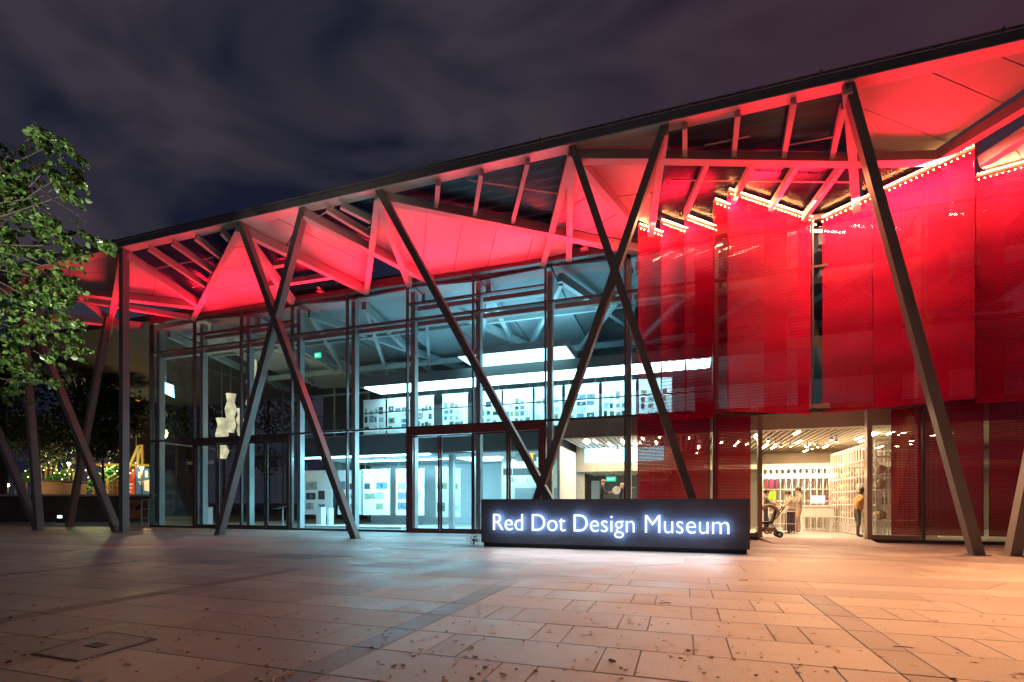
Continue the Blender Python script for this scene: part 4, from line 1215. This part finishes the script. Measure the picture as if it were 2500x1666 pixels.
    hm.data.transform(Matrix.Translation(-ORG[t.name]) if False else Matrix.Identity(4))
    for v in hm.data.vertices: v.co += ORG[t.name]
    fb = MB()
    fx = hc + V((0.088, 0, -0.005)) * k
    fb.ball(fx + V((0.012, 0, -0.01)) * k + ORG[t.name], 0.018 * k, 6, 5, (1, 0.8, 1.4))
    fb.ball(hc + V((0.0, 0.085, -0.005)) * k + ORG[t.name], 0.022 * k, 6, 5, (0.7, 0.5, 1.3)); fb.ball(hc + V((0.0, -0.085, -0.005)) * k + ORG[t.name], 0.022 * k, 6, 5, (0.7, 0.5, 1.3))
    fb.build('nose_and_ears', skin, t, True)
    eb = MB()
    for s in (1, -1):
        eb.ball(fx + V((-0.008, 0.033 * s, 0.018)) * k + ORG[t.name], 0.010 * k, 6, 5)
    eb.box(fx.x - 0.012 + ORG[t.name].x, fx.x - 0.002 + ORG[t.name].x, fx.y - 0.022 * k + ORG[t.name].y, fx.y + 0.022 * k + ORG[t.name].y, fx.z - 0.052 * k + ORG[t.name].z, fx.z - 0.044 * k + ORG[t.name].z)
    eb.build('eyes_and_mouth', hairm, t)
    if skirt:
        sb = MB().lathe(ORG[t.name], [(0.16 * k, 1.0 * k), (0.19 * k, 0.85 * k), (0.22 * k, 0.5 * k), (0.24 * k, 0.12 * k)], 16)
        sb.build('skirt', skirt, t, True)
    t.rotation_euler.z = face
    return t, [p * k for p in tips]
PI = math.pi
down = ((0.1, 0.12, -1), (0.35, 0.0, -0.95))
downr = ((0.1, -0.12, -1), (0.35, 0.0, -0.95))
p = G(1951, 1301, 0.03)
person('man in grey shirt and tan shorts with hand at his chin in the shop doorway', p, PI * 1.05, 1.76, cloth('grey_shirt', (0.30, 0.26, 0.22)), cloth('tan_shorts', (0.42, 0.25, 0.13)),
       (((0.35, 0.1, -0.9), (0.55, -0.35, 0.85)), ((0.25, -0.1, -0.95), (0.75, 0.45, 0.25))), shorts=True, sleeve=0.6)
p = G(1931, 1303, 0.03)
stripe = surf('striped_skirt', (0.09, 0.055, 0.075), 0.8, scale=40, var=0.6)
person('woman in pale top and long dark skirt leaning to the display table', p, PI * 1.02, 1.62, cloth('pale_top', (0.50, 0.36, 0.26)), cloth('dark_trousers', (0.05, 0.04, 0.05)),
       (((0.6, 0.1, -0.8), (0.95, -0.1, -0.3)), ((0.55, -0.1, -0.85), (0.95, 0.1, -0.2))), lean=0.12, longhair=False, skirt=stripe)
p = G(2093, 1311, 0.03)
person('person in orange tan top bending to the tall side shelf', p, PI * 0.1, 1.68, cloth('orange_top', (0.46, 0.24, 0.08)), cloth('patterned_trousers', (0.10, 0.085, 0.07)),
       (((0.7, 0.2, -0.65), (0.8, 0.0, -0.4)), ((0.5, -0.2, -0.8), (0.9, 0.1, -0.2))), lean=0.22, longhair=True)
p = G(1869, 1304, 0.03)
person('person half hidden by the left door jamb, reaching over the stroller', p, 0.0, 1.66, cloth('olive_top', (0.12, 0.13, 0.09)), cloth('navy_trousers', (0.04, 0.045, 0.07)),
       (((0.5, 0.1, -0.8), (0.95, -0.05, -0.1)), ((0.6, -0.1, -0.75), (0.98, 0.05, 0.05))))
p = W(1470, 1228, 20.5); p.z = 0.43
m_, tips = person('man in dark t-shirt holding a round plate behind the sign', p, 0.15, 1.78, cloth('charcoal_shirt', (0.035, 0.036, 0.045)), cloth('dark_jeans', (0.03, 0.035, 0.05)),
       (((0.35, 0.1, -0.9), (0.95, 0.0, 0.1)), ((0.35, -0.1, -0.9), (0.95, 0.05, 0.12))))
th = Matrix.Rotation(0.15, 3, 'Z')
pp = p + th @ ((tips[0] + tips[1]) / 2 + Vector((0.10, -0.05, 0.06)))
t = thing('plate', 'round pale plate held by the man in the dark t-shirt', 'plate', pp)
prof = [(0.001, -0.012), (0.09, -0.012), (0.16, 0.012), (0.165, 0.016), (0.155, 0.018), (0.09, -0.004), (0.001, -0.004)]
mb = MB().lathe((0, 0, 0), prof, 20)
rot = Matrix.Rotation(R(78), 3, 'X')
for v in mb.v: v.xyz = rot @ v + pp
mb.build('dish', M['white'], t, True)
p = W(1516, 1228, 21.4); p.z = 0.43
person('woman in dark top behind the mullion reaching out to the lit shelf', p, 0.05, 1.66, cloth('navy_top', (0.03, 0.032, 0.05)), cloth('grey_trousers', (0.06, 0.06, 0.07)),
       (((0.5, 0.2, -0.7), (0.9, 0.0, 0.1)), ((0.85, -0.2, -0.3), (0.9, 0.0, 0.45))), longhair=True)
# red-leaved plant at the left end of the sign
p = G(1166, 1332)
p.x -= 0.12
t = thing('flowering_plant', 'small red leaved plant at the left end of the sign block', 'plant', p)
redleaf = surf('red_leaf', (0.20, 0.012, 0.04), 0.5, scale=9, var=0.4, rnd=0.3)
mb = MB(); rd = random.Random(3)
for i in range(110):
    a = rd.random() * 6.28; el = rd.uniform(-0.1, 1.4); r_ = rd.uniform(0.05, 0.27)
    c = p + Vector((math.cos(a) * math.cos(el) * r_, math.sin(a) * math.cos(el) * r_, 0.06 + math.sin(el) * r_ * 1.1))
    d = Vector((math.cos(a), math.sin(a), rd.uniform(-0.3, 0.6))).normalized(); s = d.cross(Vector((0, 0, 1))).normalized()
    l = rd.uniform(0.07, 0.13)
    mb.add([c, c + d * l * 0.5 + s * l * 0.3, c + d * l, c + d * l * 0.5 - s * l * 0.3], [(0, 1, 2), (0, 2, 3)])
mb.build('leaf_cluster', redleaf, t)
mb = MB()
for i in range(6):
    a = i * 1.05
    mb.tube([p + Vector((0, 0, -0.005)), p + Vector((0.05 * math.cos(a), 0.05 * math.sin(a), 0.15)), p + Vector((0.12 * math.cos(a), 0.12 * math.sin(a), 0.22))], 0.006, 5)
mb.build('stems', M['bark'], t)
# lamps that light the halls, and one added outward spill (the luminous ceilings and lanterns shown in the photograph)
lamp('gallery_light', 'AREA', (-6.5, 21.6, 6.68), 380, (0.32, 0.77, 1.0), 12, 1.2, (-6.5, 22.4, 0))
lamp('hall_light', 'AREA', (-6.2, 21.1, 7.82), 230, (0.32, 0.77, 1.0), 5, 2, (-6.2, 21.1, 12))
lamp('hall_light', 'AREA', (-13.5, 23.0, 7.6), 70, (0.32, 0.77, 1.0), 6, 3, (-13.5, 23.0, 12))
lamp('exhibition_light', 'AREA', (-13.5, 21.4, 3.34), 1050, (0.32, 0.77, 1.0), 5, 1.2, (-13.5, 22.8, 0))
lamp('added_plaza_spill', 'AREA', (-12.0, 20.2, 3.3), 420, (0.36, 0.80, 1.0), 7, 0.3, (-11.0, 13.5, 0))  # added lamp aimed out through the glass to tint the paving cool
lamp('lobby_light', 'AREA', (-7.9, 21.8, 3.3), 330, (0.45, 0.85, 1.0), 4, 1.0, (-7.6, 21.6, 0))
lamp('lantern_light', 'POINT', (W(565, 1000, 20.4).x + 0.5, 21.2, 5.2), 200, (1.0, 0.86, 0.50), 0.35)
lamp('shop_light', 'AREA', (4.2, 22.5, 3.60), 620, (1.0, 0.63, 0.36), 6, 5, (4.2, 22.5, 0))
lamp('shop_light', 'AREA', (-2.4, 21.0, 3.60), 120, (1.0, 0.86, 0.62), 3, 2.5, (-2.4, 21.0, 0))

# ================================================================== LEFT BACKGROUND
def D(px, py, k):
    r = (px - 1250) / FPX; u = (HOR - py) / FPX
    return Vector((k * (r * CT - ST), k * (r * ST + CT), EYE + k * u))
FW = Vector((-ST, CT, 0)); RT = Vector((CT, ST, 0)); UP = Vector((0, 0, 1))
def quadbox(mb, p, q, k, dk):                     # box whose front faces the plaza, given by two opposite corners
    a, b = D(*p, k), D(*q, k)
    w = RT * (b - a).dot(RT); 
    lo, hi = min(a.z, b.z), max(a.z, b.z)
    A = Vector((a.x, a.y, lo)); h = UP * (hi - lo)
    return mb.prism([A, A + w, A + w + h, A + h], FW * dk)
wall = thing('low_wall', 'long dark brown low wall at the far left end of the plaza', 'wall', G(185, 1275))
quadbox(MB(), (-260, 1212), (372, 1277), 31.7, 0.4).build('wall_body', M['lowwall'], wall)
quadbox(MB(), (-262, 1207), (374, 1211.6), 31.6, 0.6).build('coping', M['concrete'], wall)
# barrier board and rail
t = thing('barrier_board', 'dull yellow barrier board marked S6 beside the left upright column', 'barrier', D(327, 1275, 26))
ymat = surf('dull_yellow', (0.42, 0.28, 0.09), 0.7, var=0.2)
quadbox(MB(), (309, 1222), (345, 1266), 26.0, 0.04).build('board', ymat, t)
for px in (311, 343):
    quadbox(MB(), (px, 1266), (px + 2, 1284.5), 26.01, 0.04).build('leg', M['steel'], t)
a, b = D(313, 1237, 25.97), D(327, 1237, 25.97)
for o in put_text('S6', 0, (b - a).length, 0, 0.24, 0, M['plinth'], None, 'lettering'):
    rotm = Matrix.Rotation(math.asin(ST), 4, 'Z'); rotm.translation = D(313, 1240, 25.96)
    o.data.transform(Matrix.Translation(-ORG[t.name]) @ rotm); o.parent = t
c_ = D(337, 1238, 25.975)
MB().prism([c_ + RT * x + UP * z for x, z in ((-0.18, -0.1), (0.06, 0.16), (0.18, 0.06), (-0.06, -0.2))], FW * 0.012).build('arrow_mark', M['plinth'], t)
t = thing('crowd_barrier', 'white tubular rail beside the left glass corner', 'rail', D(358, 1284, 26))
for px in (346, 363, 371):
    MB().tube([D(px, 1221, 26), D(px, 1285, 26)], 0.022, 6).build('post', M['white'], t)
for py in (1221, 1243, 1265):
    MB().tube([D(346, py, 26), D(371, py, 26)], 0.02, 6).build('bar', M['white'], t)
t = thing('ground_light', 'small bright ground light before the dark low wall', 'light', D(143, 1268, 30.5))
quadbox(MB(), (140, 1259), (146, 1265), 30.5, 0.15).build('lamp_glass', glow('ground_lamp', (0.75, 1.0, 0.95), 4.0), t)
quadbox(MB(), (136, 1265.2), (150, 1277), 30.45, 0.25).build('housing', M['plinth'], t)
# fairground behind the wall
green = surf('green_track', (0.05, 0.20, 0.05), 0.6, var=0.3); yel = surf('yellow_steel', (0.30, 0.20, 0.05), 0.45, var=0.2)
redb = surf('red_banner', (0.55, 0.07, 0.04), 0.7, var=0.15); blueb = surf('blue_banner', (0.03, 0.14, 0.42), 0.7, var=0.15)
KF = 44.0
def track(label, pts, w, half):
    t = thing('ride_track', label, 'ride', D(pts[0][0], 1240, KF))
    for (a, b) in zip(pts[:-1], pts[1:]):
        A, B = D(*a, KF), D(*b, KF)
        n = max(3, int((B - A).length / 0.55))
        for i in range(n):
            p = A + (B - A) * ((i + 0.06) / n); q = A + (B - A) * ((i + 0.94) / n)
            MB().bar(p, p + (q - p) * 0.62, w, 0.10).build('deck_plate', green, t)
            MB().bar(p + UP * 0.1 - FW * w * 0.5, q - UP * 0.55 - FW * w * 0.5, 0.06, 0.06).build('lattice_bar', green, t)
        for s in (-0.5, 0.5):
            MB().bar(A + FW * s * w + UP * 0.12, B + FW * s * w + UP * 0.12, 0.10, 0.14).build('side_rail', green, t)
            MB().bar(A + FW * s * w - UP * 0.6, B + FW * s * w - UP * 0.6, 0.08, 0.10).build('side_rail', green, t)
    for a in half:
        A = D(*a, KF + 0.3); MB().tube([A, Vector((A.x, A.y, 0))], 0.11, 8).build('post', yel, t)
track('dark green sloping ride track at the far left behind the wall', [(60, 1176), (116, 1128)], 1.5, ((112, 1128), (64, 1170)))
track('bright green slatted ride ramp left of the leaning columns', [(108, 1184), (186, 1146)], 1.2, ((124, 1132), (136, 1132), (180, 1146)))
track('bright green curved ride track behind the upright column', [(186, 1206), (232, 1176), (292, 1140)], 0.8, ((228, 1180), (262, 1150)))
t = thing('ride_gantry', 'yellow steel ride gantry right of the dark trees', 'ride', D(300, 1240, KF + 2))
for a, b, r_ in (((200, 1134), (372, 1137), 0.14), ((340, 1086), (300, 1182), 0.16), ((348, 1086), (318, 1200), 0.12), ((348, 1090), (350, 1220), 0.12), ((338, 1092), (338, 1220), 0.12), ((262, 1136), (264, 1225), 0.13)):
    MB().tube([D(*a, KF + 2), D(*b, KF + 2)], r_, 8).build('strut', yel, t)
t = thing('lattice_tower', 'orange lit lattice frame behind the upright column', 'frame', D(280, 1240, KF + 5))
om = surf('orange_steel', (0.6, 0.30, 0.06), 0.5, var=0.15)
for i in range(5):
    x = 268 + i * 6
    MB().tube([D(x, 1150, KF + 5), D(x, 1226, KF + 5)], 0.05, 5).build('upright', om, t)
for j in range(7):
    yy = 1152 + j * 11
    MB().tube([D(268, yy, KF + 5), D(292, yy, KF + 5)], 0.05, 5).build('crossbar', om, t)
    MB().tube([D(268, yy, KF + 5), D(292, yy + 11, KF + 5)], 0.035, 5).build('brace', om, t)
t = thing('kiosk', 'plain brown kiosk box behind the low wall at left', 'kiosk', D(125, 1240, KF - 6))
quadbox(MB(), (98, 1177), (151, 1240), KF - 6, 2.2).build('body', surf('brown_board', (0.22, 0.13, 0.08), 0.8, var=0.2), t)
quadbox(MB(), (96, 1173), (153, 1176.6), KF - 6.1, 2.5).build('roof', M['lowwall'], t)
t = thing('banner_board', 'red vertical banner behind the low wall', 'banner', D(317, 1240, KF + 1))
quadbox(MB(), (306, 1144), (328, 1232), KF + 1, 0.08).build('sheet', redb, t)
for j in range(3):
    quadbox(MB(), (311, 1181 + 9 * j), (324 - 2 * j, 1184.5 + 9 * j), KF + 0.95, 0.03).build('print_line', M['white'], t)
t = thing('banner_board', 'blue banner with a white curved field beside the glass corner', 'banner', D(350, 1240, KF + 1))
quadbox(MB(), (331, 1144), (374, 1232), KF + 1, 0.08).build('sheet', blueb, t)
MB().prism([D(x, yv, KF + 0.94) for x, yv in ((352, 1198), (374, 1202), (374, 1174), (363, 1172), (352, 1174))], FW * 0.03).build('white_field', M['white'], t)
for x0, x1, y0, y1 in ((337, 343, 1152, 1168), (345, 348, 1155, 1168), (354, 361, 1150, 1166), (364, 369, 1156, 1167), (337, 350, 1176, 1178), (340, 349, 1181, 1183)):
    quadbox(MB(), (x0, y0), (x1, y1), KF + 0.93, 0.03).build('print_block', M['white'], t)
t = thing('orange_flag', 'orange and yellow flag above the dark trees', 'flag', D(338, 988, KF + 4))
MB().tube([D(332, 948, KF + 4), D(334, 1226, KF + 4)], 0.05, 6).build('pole', M['steel'], t)
vs = [D(331 + 17 * (i / 4) - 2 * j, 946 + 4 * math.sin(i * 1.3) + 19 * j, KF + 4) + FW * 0.25 * math.sin(i * 1.5 + j) for j in range(3) for i in range(5)]
fg = MB().add(vs, [(j * 5 + i, j * 5 + i + 1, j * 5 + i + 6, j * 5 + i + 5) for j in range(2) for i in range(4)]).build('cloth', glow('self_lit_orange_cloth', (0.9, 0.32, 0.04), 0.55, var=0.6, scale=1.5), t)  # cloth emits its own patchy glow instead of being lit
bl = thing('far_building', 'plain dark block rising behind the trees at left', 'building', D(320, 1240, 75))
quadbox(MB(), (278, 838), (372, 1240), 75, 14).build('wall', surf('dusky_wall', (0.20, 0.13, 0.11), 0.9, scale=0.3, var=0.15), bl)
quadbox(MB(), (276, 830), (374, 837.5), 74.8, 14.4).build('parapet', M['lowwall'], bl)
tent = thing('white_tent', 'pale tent roof behind the ride tracks at far left', 'tent', D(60, 1240, KF + 8))
pk = D(70, 1120, KF + 8)
base = [D(38, 1170, KF + 6), D(150, 1170, KF + 6), D(150, 1170, KF + 12), D(38, 1170, KF + 12)]
MB().add(base + [pk + RT * 0.8 + FW * 2], [(0, 1, 4), (1, 2, 4), (2, 3, 4), (3, 0, 4)]).build('canvas', M['concrete'], tent)
for b_ in base: MB().tube([b_, Vector((b_.x, b_.y, 0))], 0.06, 6).build('pole', M['white'], tent)
for px, py, e_, k_, lab in ((168, 1132, 900, KF - 3, 'bright warm globe lamp among the ride tracks'), (346, 1143, 900, KF - 2, 'bright warm globe lamp before the blue banner'), (18, 1185, 260, 36, 'warm lamp near the far left tree trunk')):
    p = D(px, py, k_)
    t = thing('globe_lamp', lab, 'lamp', Vector((p.x, p.y, 0)))
    MB().ball(p, 0.11, 10, 8).build('globe', glow('globe_light', (1.0, 0.72, 0.36), 60.0, False), t, True)
    MB().tube([Vector((p.x, p.y, 0)), p - UP * 0.15], 0.05, 8).build('post', M['steel'], t)
    lamp('globe_lamp_light', 'POINT', p - FW * 0.05, e_, (1.0, 0.66, 0.30), 0.18)
t = thing('added_bulb_string', 'added string of small warm bulbs for the glow of the fairground rides', 'added lights', D(200, 1130, KF - 1))
mb = MB(); wr = []  # bulb string invented to carry the yellow glow of the fairground
for i in range(46):
    q = D(62 + i * 6.4, 1150 + 12 * math.sin(i * 0.55) + 9 * math.sin(i * 1.9), KF - 1)
    mb.octa(q, 0.055); wr.append(q + UP * 0.06)
tag(mb.build('bulb_row', glow('added_string_bulb', (1.0, 0.70, 0.28), 7.0, False), t), kind='stuff')
MB().tube(wr, 0.012, 4).build('cable', M['plinth'], t)
lamp('ride_light', 'POINT', D(240, 1120, KF - 1), 450, (0.85, 1.0, 0.45), 0.2)

# ================================================================== TREES
def leaf(mb, c, d, l, rd, wid=0.62):
    d = d.normalized(); s = d.cross(Vector((rd.uniform(-1, 1), rd.uniform(-1, 1), rd.uniform(-1, 1))))
    if s.length < 0.05: return
    s.normalize(); n = s.cross(d)
    w = l * wid / 2
    mb.add([c, c + d * l * 0.35 + s * w + n * l * 0.08, c + d * l * 0.75 + s * w * 0.75 + n * l * 0.06, c + d * l, c + d * l * 0.75 - s * w * 0.75 + n * l * 0.06, c + d * l * 0.35 - s * w + n * l * 0.08],
           [(0, 1, 2, 3), (0, 3, 4, 5)])
def gauss3(rd): return Vector((rd.gauss(0, 1), rd.gauss(0, 1), rd.gauss(0, 1)))
rd = random.Random(11)
tb = Vector((D(-270, 1228, 8.6).x, D(-270, 1228, 8.6).y, 0))
tree = thing('foreground_tree', 'leafy green tree hanging into the picture at the upper left', 'tree', tb)
trunk = MB().tube([tb + UP * -0.02, tb + Vector((0.05, 0, 1.2)), tb + Vector((-0.05, 0.1, 2.6)), tb + Vector((0.15, 0.1, 4.0)), tb + Vector((0.2, 0.1, 5.4))], [0.2, 0.16, 0.14, 0.11, 0.05], 10)
trunk.build('trunk', M['bark'], tree, True)
CL = [(18, 395, 8.5, 50, 62, 1), (100, 345, 8.4, 26, 14, .6), (130, 352, 8.4, 34, 22, .7), (175, 372, 8.35, 22, 24, .6), (150, 432, 8.4, 36, 34, .8), (185, 425, 8.4, 16, 40, .5), (160, 475, 8.4, 22, 22, .6),
      (55, 430, 8.6, 40, 40, .9), (70, 470, 8.6, 34, 24, .6), (20, 480, 8.6, 50, 40, 1), (40, 540, 8.8, 50, 30, .7), (25, 585, 8.9, 50, 40, .9), (100, 545, 8.8, 26, 22, .5),
      (125, 560, 8.7, 24, 22, .6), (165, 590, 8.6, 34, 30, .9), (185, 610, 8.6, 18, 22, .6), (150, 640, 8.6, 34, 24, .7), (80, 620, 8.9, 44, 30, .8), (40, 665, 9, 50, 40, .9), (110, 690, 9, 44, 40, .9), (160, 690, 8.9, 30, 40, .9),
      (20, 740, 9.1, 46, 50, 1), (80, 750, 9.1, 50, 40, 1), (150, 745, 9, 36, 34, .8), (120, 800, 9.1, 50, 34, .9), (170, 800, 9, 26, 30, .6), (40, 820, 9.2, 50, 40, 1), (175, 850, 9.1, 24, 24, .5), (120, 868, 9.2, 36, 26, .7),
      (30, 890, 9.2, 44, 36, .9), (95, 920, 9.2, 40, 26, .7), (150, 938, 9.2, 26, 16, .4), (30, 955, 9.2, 40, 24, .6), (258, 604, 8.3, 9, 10, .12), (240, 592, 8.3, 7, 5, .07),
      (-60, 420, 8.7, 60, 70, .8), (-70, 560, 8.8, 60, 70, .8), (-70, 700, 9, 60, 70, .8), (-60, 860, 9, 60, 70, .8), (-170, 400, 8.7, 60, 70, .6), (-180, 620, 8.8, 70, 90, .6), (-180, 820, 8.8, 70, 80, .5)]
crown = MB(); br = MB()
limbs = [tb + Vector((0.15, 0.1, 4.0)), tb + Vector((0.2, 0.1, 5.2)), tb + Vector((-0.02, 0.1, 3.0))]
def twig(c0_, c1_, lv, r0=0.006, sag=0.05):
    """one twig with leaves hanging along it"""
    mid = (c0_ + c1_) / 2 + gauss3(rd) * 0.03 + UP * sag
    br.tube([c0_, mid, c1_], [r0, r0 * 0.7, r0 * 0.3], 4, False)
    for i in range(lv):
        t = rd.uniform(0.15, 1.05)
        q = (c0_ * (1 - t) + mid * t) * (1 - t) + (mid * (1 - t) + c1_ * t) * t
        d = (c1_ - c0_).normalized() * 0.5 + Vector((rd.gauss(0, 0.6), rd.gauss(0, 0.6), rd.uniform(-1.1, 0.1)))
        leaf(crown, q + gauss3(rd) * 0.014, d, rd.choice((0.045, 0.06, 0.075, 0.09, 0.11)) * rd.uniform(0.85, 1.15), rd, rd.uniform(0.66, 0.9))
for px, py, k, rx, ry, dn in CL:
    c = D(px, py, k)
    l0 = min(limbs, key=lambda q: abs(q.z - c.z))
    m1 = l0 + (c - l0) * 0.5 + Vector((rd.gauss(0, .12), rd.gauss(0, .12), 0.22)) + gauss3(rd) * 0.1
    m2 = l0 + (c - l0) * 0.8 + Vector((rd.gauss(0, .06), rd.gauss(0, .06), 0.08)) + gauss3(rd) * 0.05
    if rd.random() < 0.5 or px in (150, 165): br.tube([l0, m1, m2, c], [0.022, 0.013, 0.009, 0.005], 5, False)
    nt_ = max(2, int((rx * ry) ** 0.5 * 0.30 * dn))
    for i in range(nt_):
        o = gauss3(rd)
        o = o / max(1.0, o.length * 0.85)
        st_ = c + RT * rd.gauss(-0.25, .3) * rx / FPX * k + UP * rd.gauss(0.1, .3) * ry / FPX * k + FW * rd.gauss(0, .12)
        en_ = c + RT * o.x * rx * 1.15 / FPX * k + UP * (o.z - 0.15) * ry * 1.1 / FPX * k + FW * o.y * 0.30
        twig(st_, en_, rd.randint(13, 30))
for a, b, n in (((150, 350), (212, 405), 16), ((170, 520), (205, 585), 12), ((160, 640), (215, 622), 12), ((150, 690), (212, 716), 14), ((140, 760), (206, 790), 14), ((150, 860), (205, 880), 10), ((60, 345), (88, 338), 9), ((190, 440), (214, 470), 9)):
    twig(D(*a, 8.5), D(*b, 8.4), n, 0.005, 0.02)
br.tube([D(70, 430, 8.5), D(130, 488, 8.4), D(186, 521, 8.4), D(212, 545, 8.35), D(228, 585, 8.3), D(240, 612, 8.3)], [0.012, 0.010, 0.008, 0.006, 0.004, 0.003], 5, False)
br.tube([D(186, 521, 8.4), D(190, 540, 8.4), D(188, 550, 8.4)], [0.005, 0.004, 0.002], 4, False)
crown.build('crown', M['leaf'], tree)
br.build('branches', M['bark'], tree, True)
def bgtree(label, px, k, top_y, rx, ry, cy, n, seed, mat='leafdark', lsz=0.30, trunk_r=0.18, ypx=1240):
    rd = random.Random(seed)
    b = D(px, ypx, k); b.z = 0
    t = thing('shade_tree', label, 'tree', b, 'dark trees behind the low wall')
    c = D(px, cy, k)
    MB().tube([b, b + Vector((0.1, 0, c.z * 0.4)), c], [trunk_r, trunk_r * 0.8, trunk_r * 0.3], 8).build('trunk', M['bark'], t, True)
    mb = MB(); bb = MB()
    for j in range(16):
        o = gauss3(rd); o = o.normalized() * rd.uniform(0.35, 0.95)
        cc = c + RT * o.x * rx / FPX * k + UP * o.z * ry / FPX * k + FW * o.y * rx / FPX * k * 0.8
        bb.tube([c - UP * 0.6, (c + cc) / 2 + UP * 0.1, cc], [0.07, 0.05, 0.02], 5, False)
        for i in range(n // 16):
            q = cc + Vector((rd.gauss(0, .5), rd.gauss(0, .5), rd.gauss(0, .38))) * rx / FPX * k * 0.52
            leaf(mb, q, gauss3(rd) - UP * 0.4, rd.uniform(0.6, 1.1) * lsz, rd, 0.7)
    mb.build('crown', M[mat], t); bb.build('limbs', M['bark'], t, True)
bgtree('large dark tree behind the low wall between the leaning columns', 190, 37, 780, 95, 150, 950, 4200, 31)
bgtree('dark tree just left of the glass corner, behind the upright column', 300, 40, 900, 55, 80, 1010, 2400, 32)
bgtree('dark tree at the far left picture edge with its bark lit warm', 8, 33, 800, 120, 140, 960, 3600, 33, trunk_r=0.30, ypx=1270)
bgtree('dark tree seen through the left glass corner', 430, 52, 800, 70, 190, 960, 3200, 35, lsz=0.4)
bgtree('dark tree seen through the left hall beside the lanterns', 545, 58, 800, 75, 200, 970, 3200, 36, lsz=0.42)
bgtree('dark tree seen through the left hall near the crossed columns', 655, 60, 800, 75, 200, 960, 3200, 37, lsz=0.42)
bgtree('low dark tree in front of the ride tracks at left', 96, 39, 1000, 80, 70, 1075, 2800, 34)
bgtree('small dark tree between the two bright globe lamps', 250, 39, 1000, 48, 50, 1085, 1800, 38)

p = Vector((-9.2, 2.6, 0))  # floodlight added out of view to brighten the leaves of the tree
t = thing('added_uplight', 'added ground floodlight out of view, shining up into the foreground tree', 'floodlight', p)
MB().lathe(p, [(0.12, 0.0), (0.12, 0.10), (0.10, 0.16)], 12).build('lamp_housing', M['plinth'], t, True)
MB().lathe(p + UP * 0.161, [(0.09, 0), (0.085, 0.006)], 12).build('lens', glow('added_uplight_lens', (1.0, 0.95, 0.75), 8.0, False), t)
lamp('added_uplight_beam', 'SPOT', p + UP * 0.22, 4200, (1.0, 0.96, 0.80), 0.1, None, D(60, 380, 8.5), 62)
# ================================================================== FALLEN LEAVES
rd = random.Random(17)
lm = []
for i in range(6):
    mb = MB(); l = 0.06; w = 0.021 + 0.004 * i; cu = 0.010 + 0.003 * (i % 3)
    mb.add([(-l / 2, 0, 0.002), (-l / 5, w, cu), (l / 4, w * 0.8, cu * 0.8), (l / 2, 0, 0.003), (l / 4, -w * 0.8, cu * 1.3), (-l / 5, -w, cu * 0.6), (0, 0, 0.001)],
           [(0, 6, 1), (1, 6, 2), (2, 6, 3), (3, 6, 4), (4, 6, 5), (5, 6, 0)])
    mb.add([(-l / 2, 0.001, 0.002), (-l * 0.8, 0.004, 0.006), (-l / 2, -0.001, 0.003)], [(0, 1, 2)])
    lm.append(mb.mesh('fallen_leaf', M['dead']))
def leafspot():
    while True:
        px = rd.uniform(0, 2500); py = 1292 + 374 * rd.random() ** 1.9
        if px > 2000 and rd.random() < 0.45: continue
        p = G(px, py)
        if p.y > 17.6 or p.y < 2.3: continue
        if SX0 - 0.1 < p.x < SX1 + 0.1 and SY - 0.05 < p.y < SY + 0.6: continue
        if DOOR[0] - 0.5 < p.x < DOOR[1] + 0.5 and p.y > 16.2: continue
        return p
spots = sorted([leafspot() for _ in range(1300)], key=lambda p: p.y)
for p in spots[:290]:
    o = link(bpy.data.objects.new('fallen_leaf', rd.choice(lm)))
    o.location = p + UP * 0.002; o.rotation_euler = (rd.gauss(0, .12), rd.gauss(0, .12), rd.uniform(0, 6.28))
    s_ = rd.uniform(0.28, 0.7); o.scale = (s_ * rd.uniform(0.8, 1.3), s_, s_)
    tag(o, 'small dry brown leaf lying on the plaza paving', 'leaf', 'dry leaves scattered over the near paving')
lit = MB()
for p in spots[290:]:
    a = rd.uniform(0, 6.28); l = rd.uniform(0.02, 0.045); u = Vector((math.cos(a), math.sin(a), 0)); v = Vector((-u.y, u.x, 0)) * rd.uniform(0.3, 0.7)
    lit.add([p - u * l + UP * .003, p + v * l * .8 + UP * 0.012, p + u * l + UP * .004, p - v * l * .8 + UP * 0.009], [(0, 3, 1), (1, 3, 2)])
tag(lit.build('leaf_litter', M['dead']), 'sparse dry leaf litter over the far paving', 'leaf litter', kind='stuff')
for px, py, a, lab in ((1624, 1474, 0.1, 'short dark twig on the paving below the sign'), (2205, 1582, -0.3, 'pale straw lying on the right dark band of the paving'), (1815, 1418, 0.1, 'short dark twig right of the sign on the warm lit paving')):
    p = G(px, py); u = RT * math.cos(a) + FW * math.sin(a)
    tag(MB().tube([p - u * 0.07 + UP * .006, p + UP * .010 + FW * .004, p + u * 0.07 + UP * .006], 0.004, 5).build('twig', M['bark'] if 'dark' in lab.split()[1:2] else M['dead']), lab, 'twig')
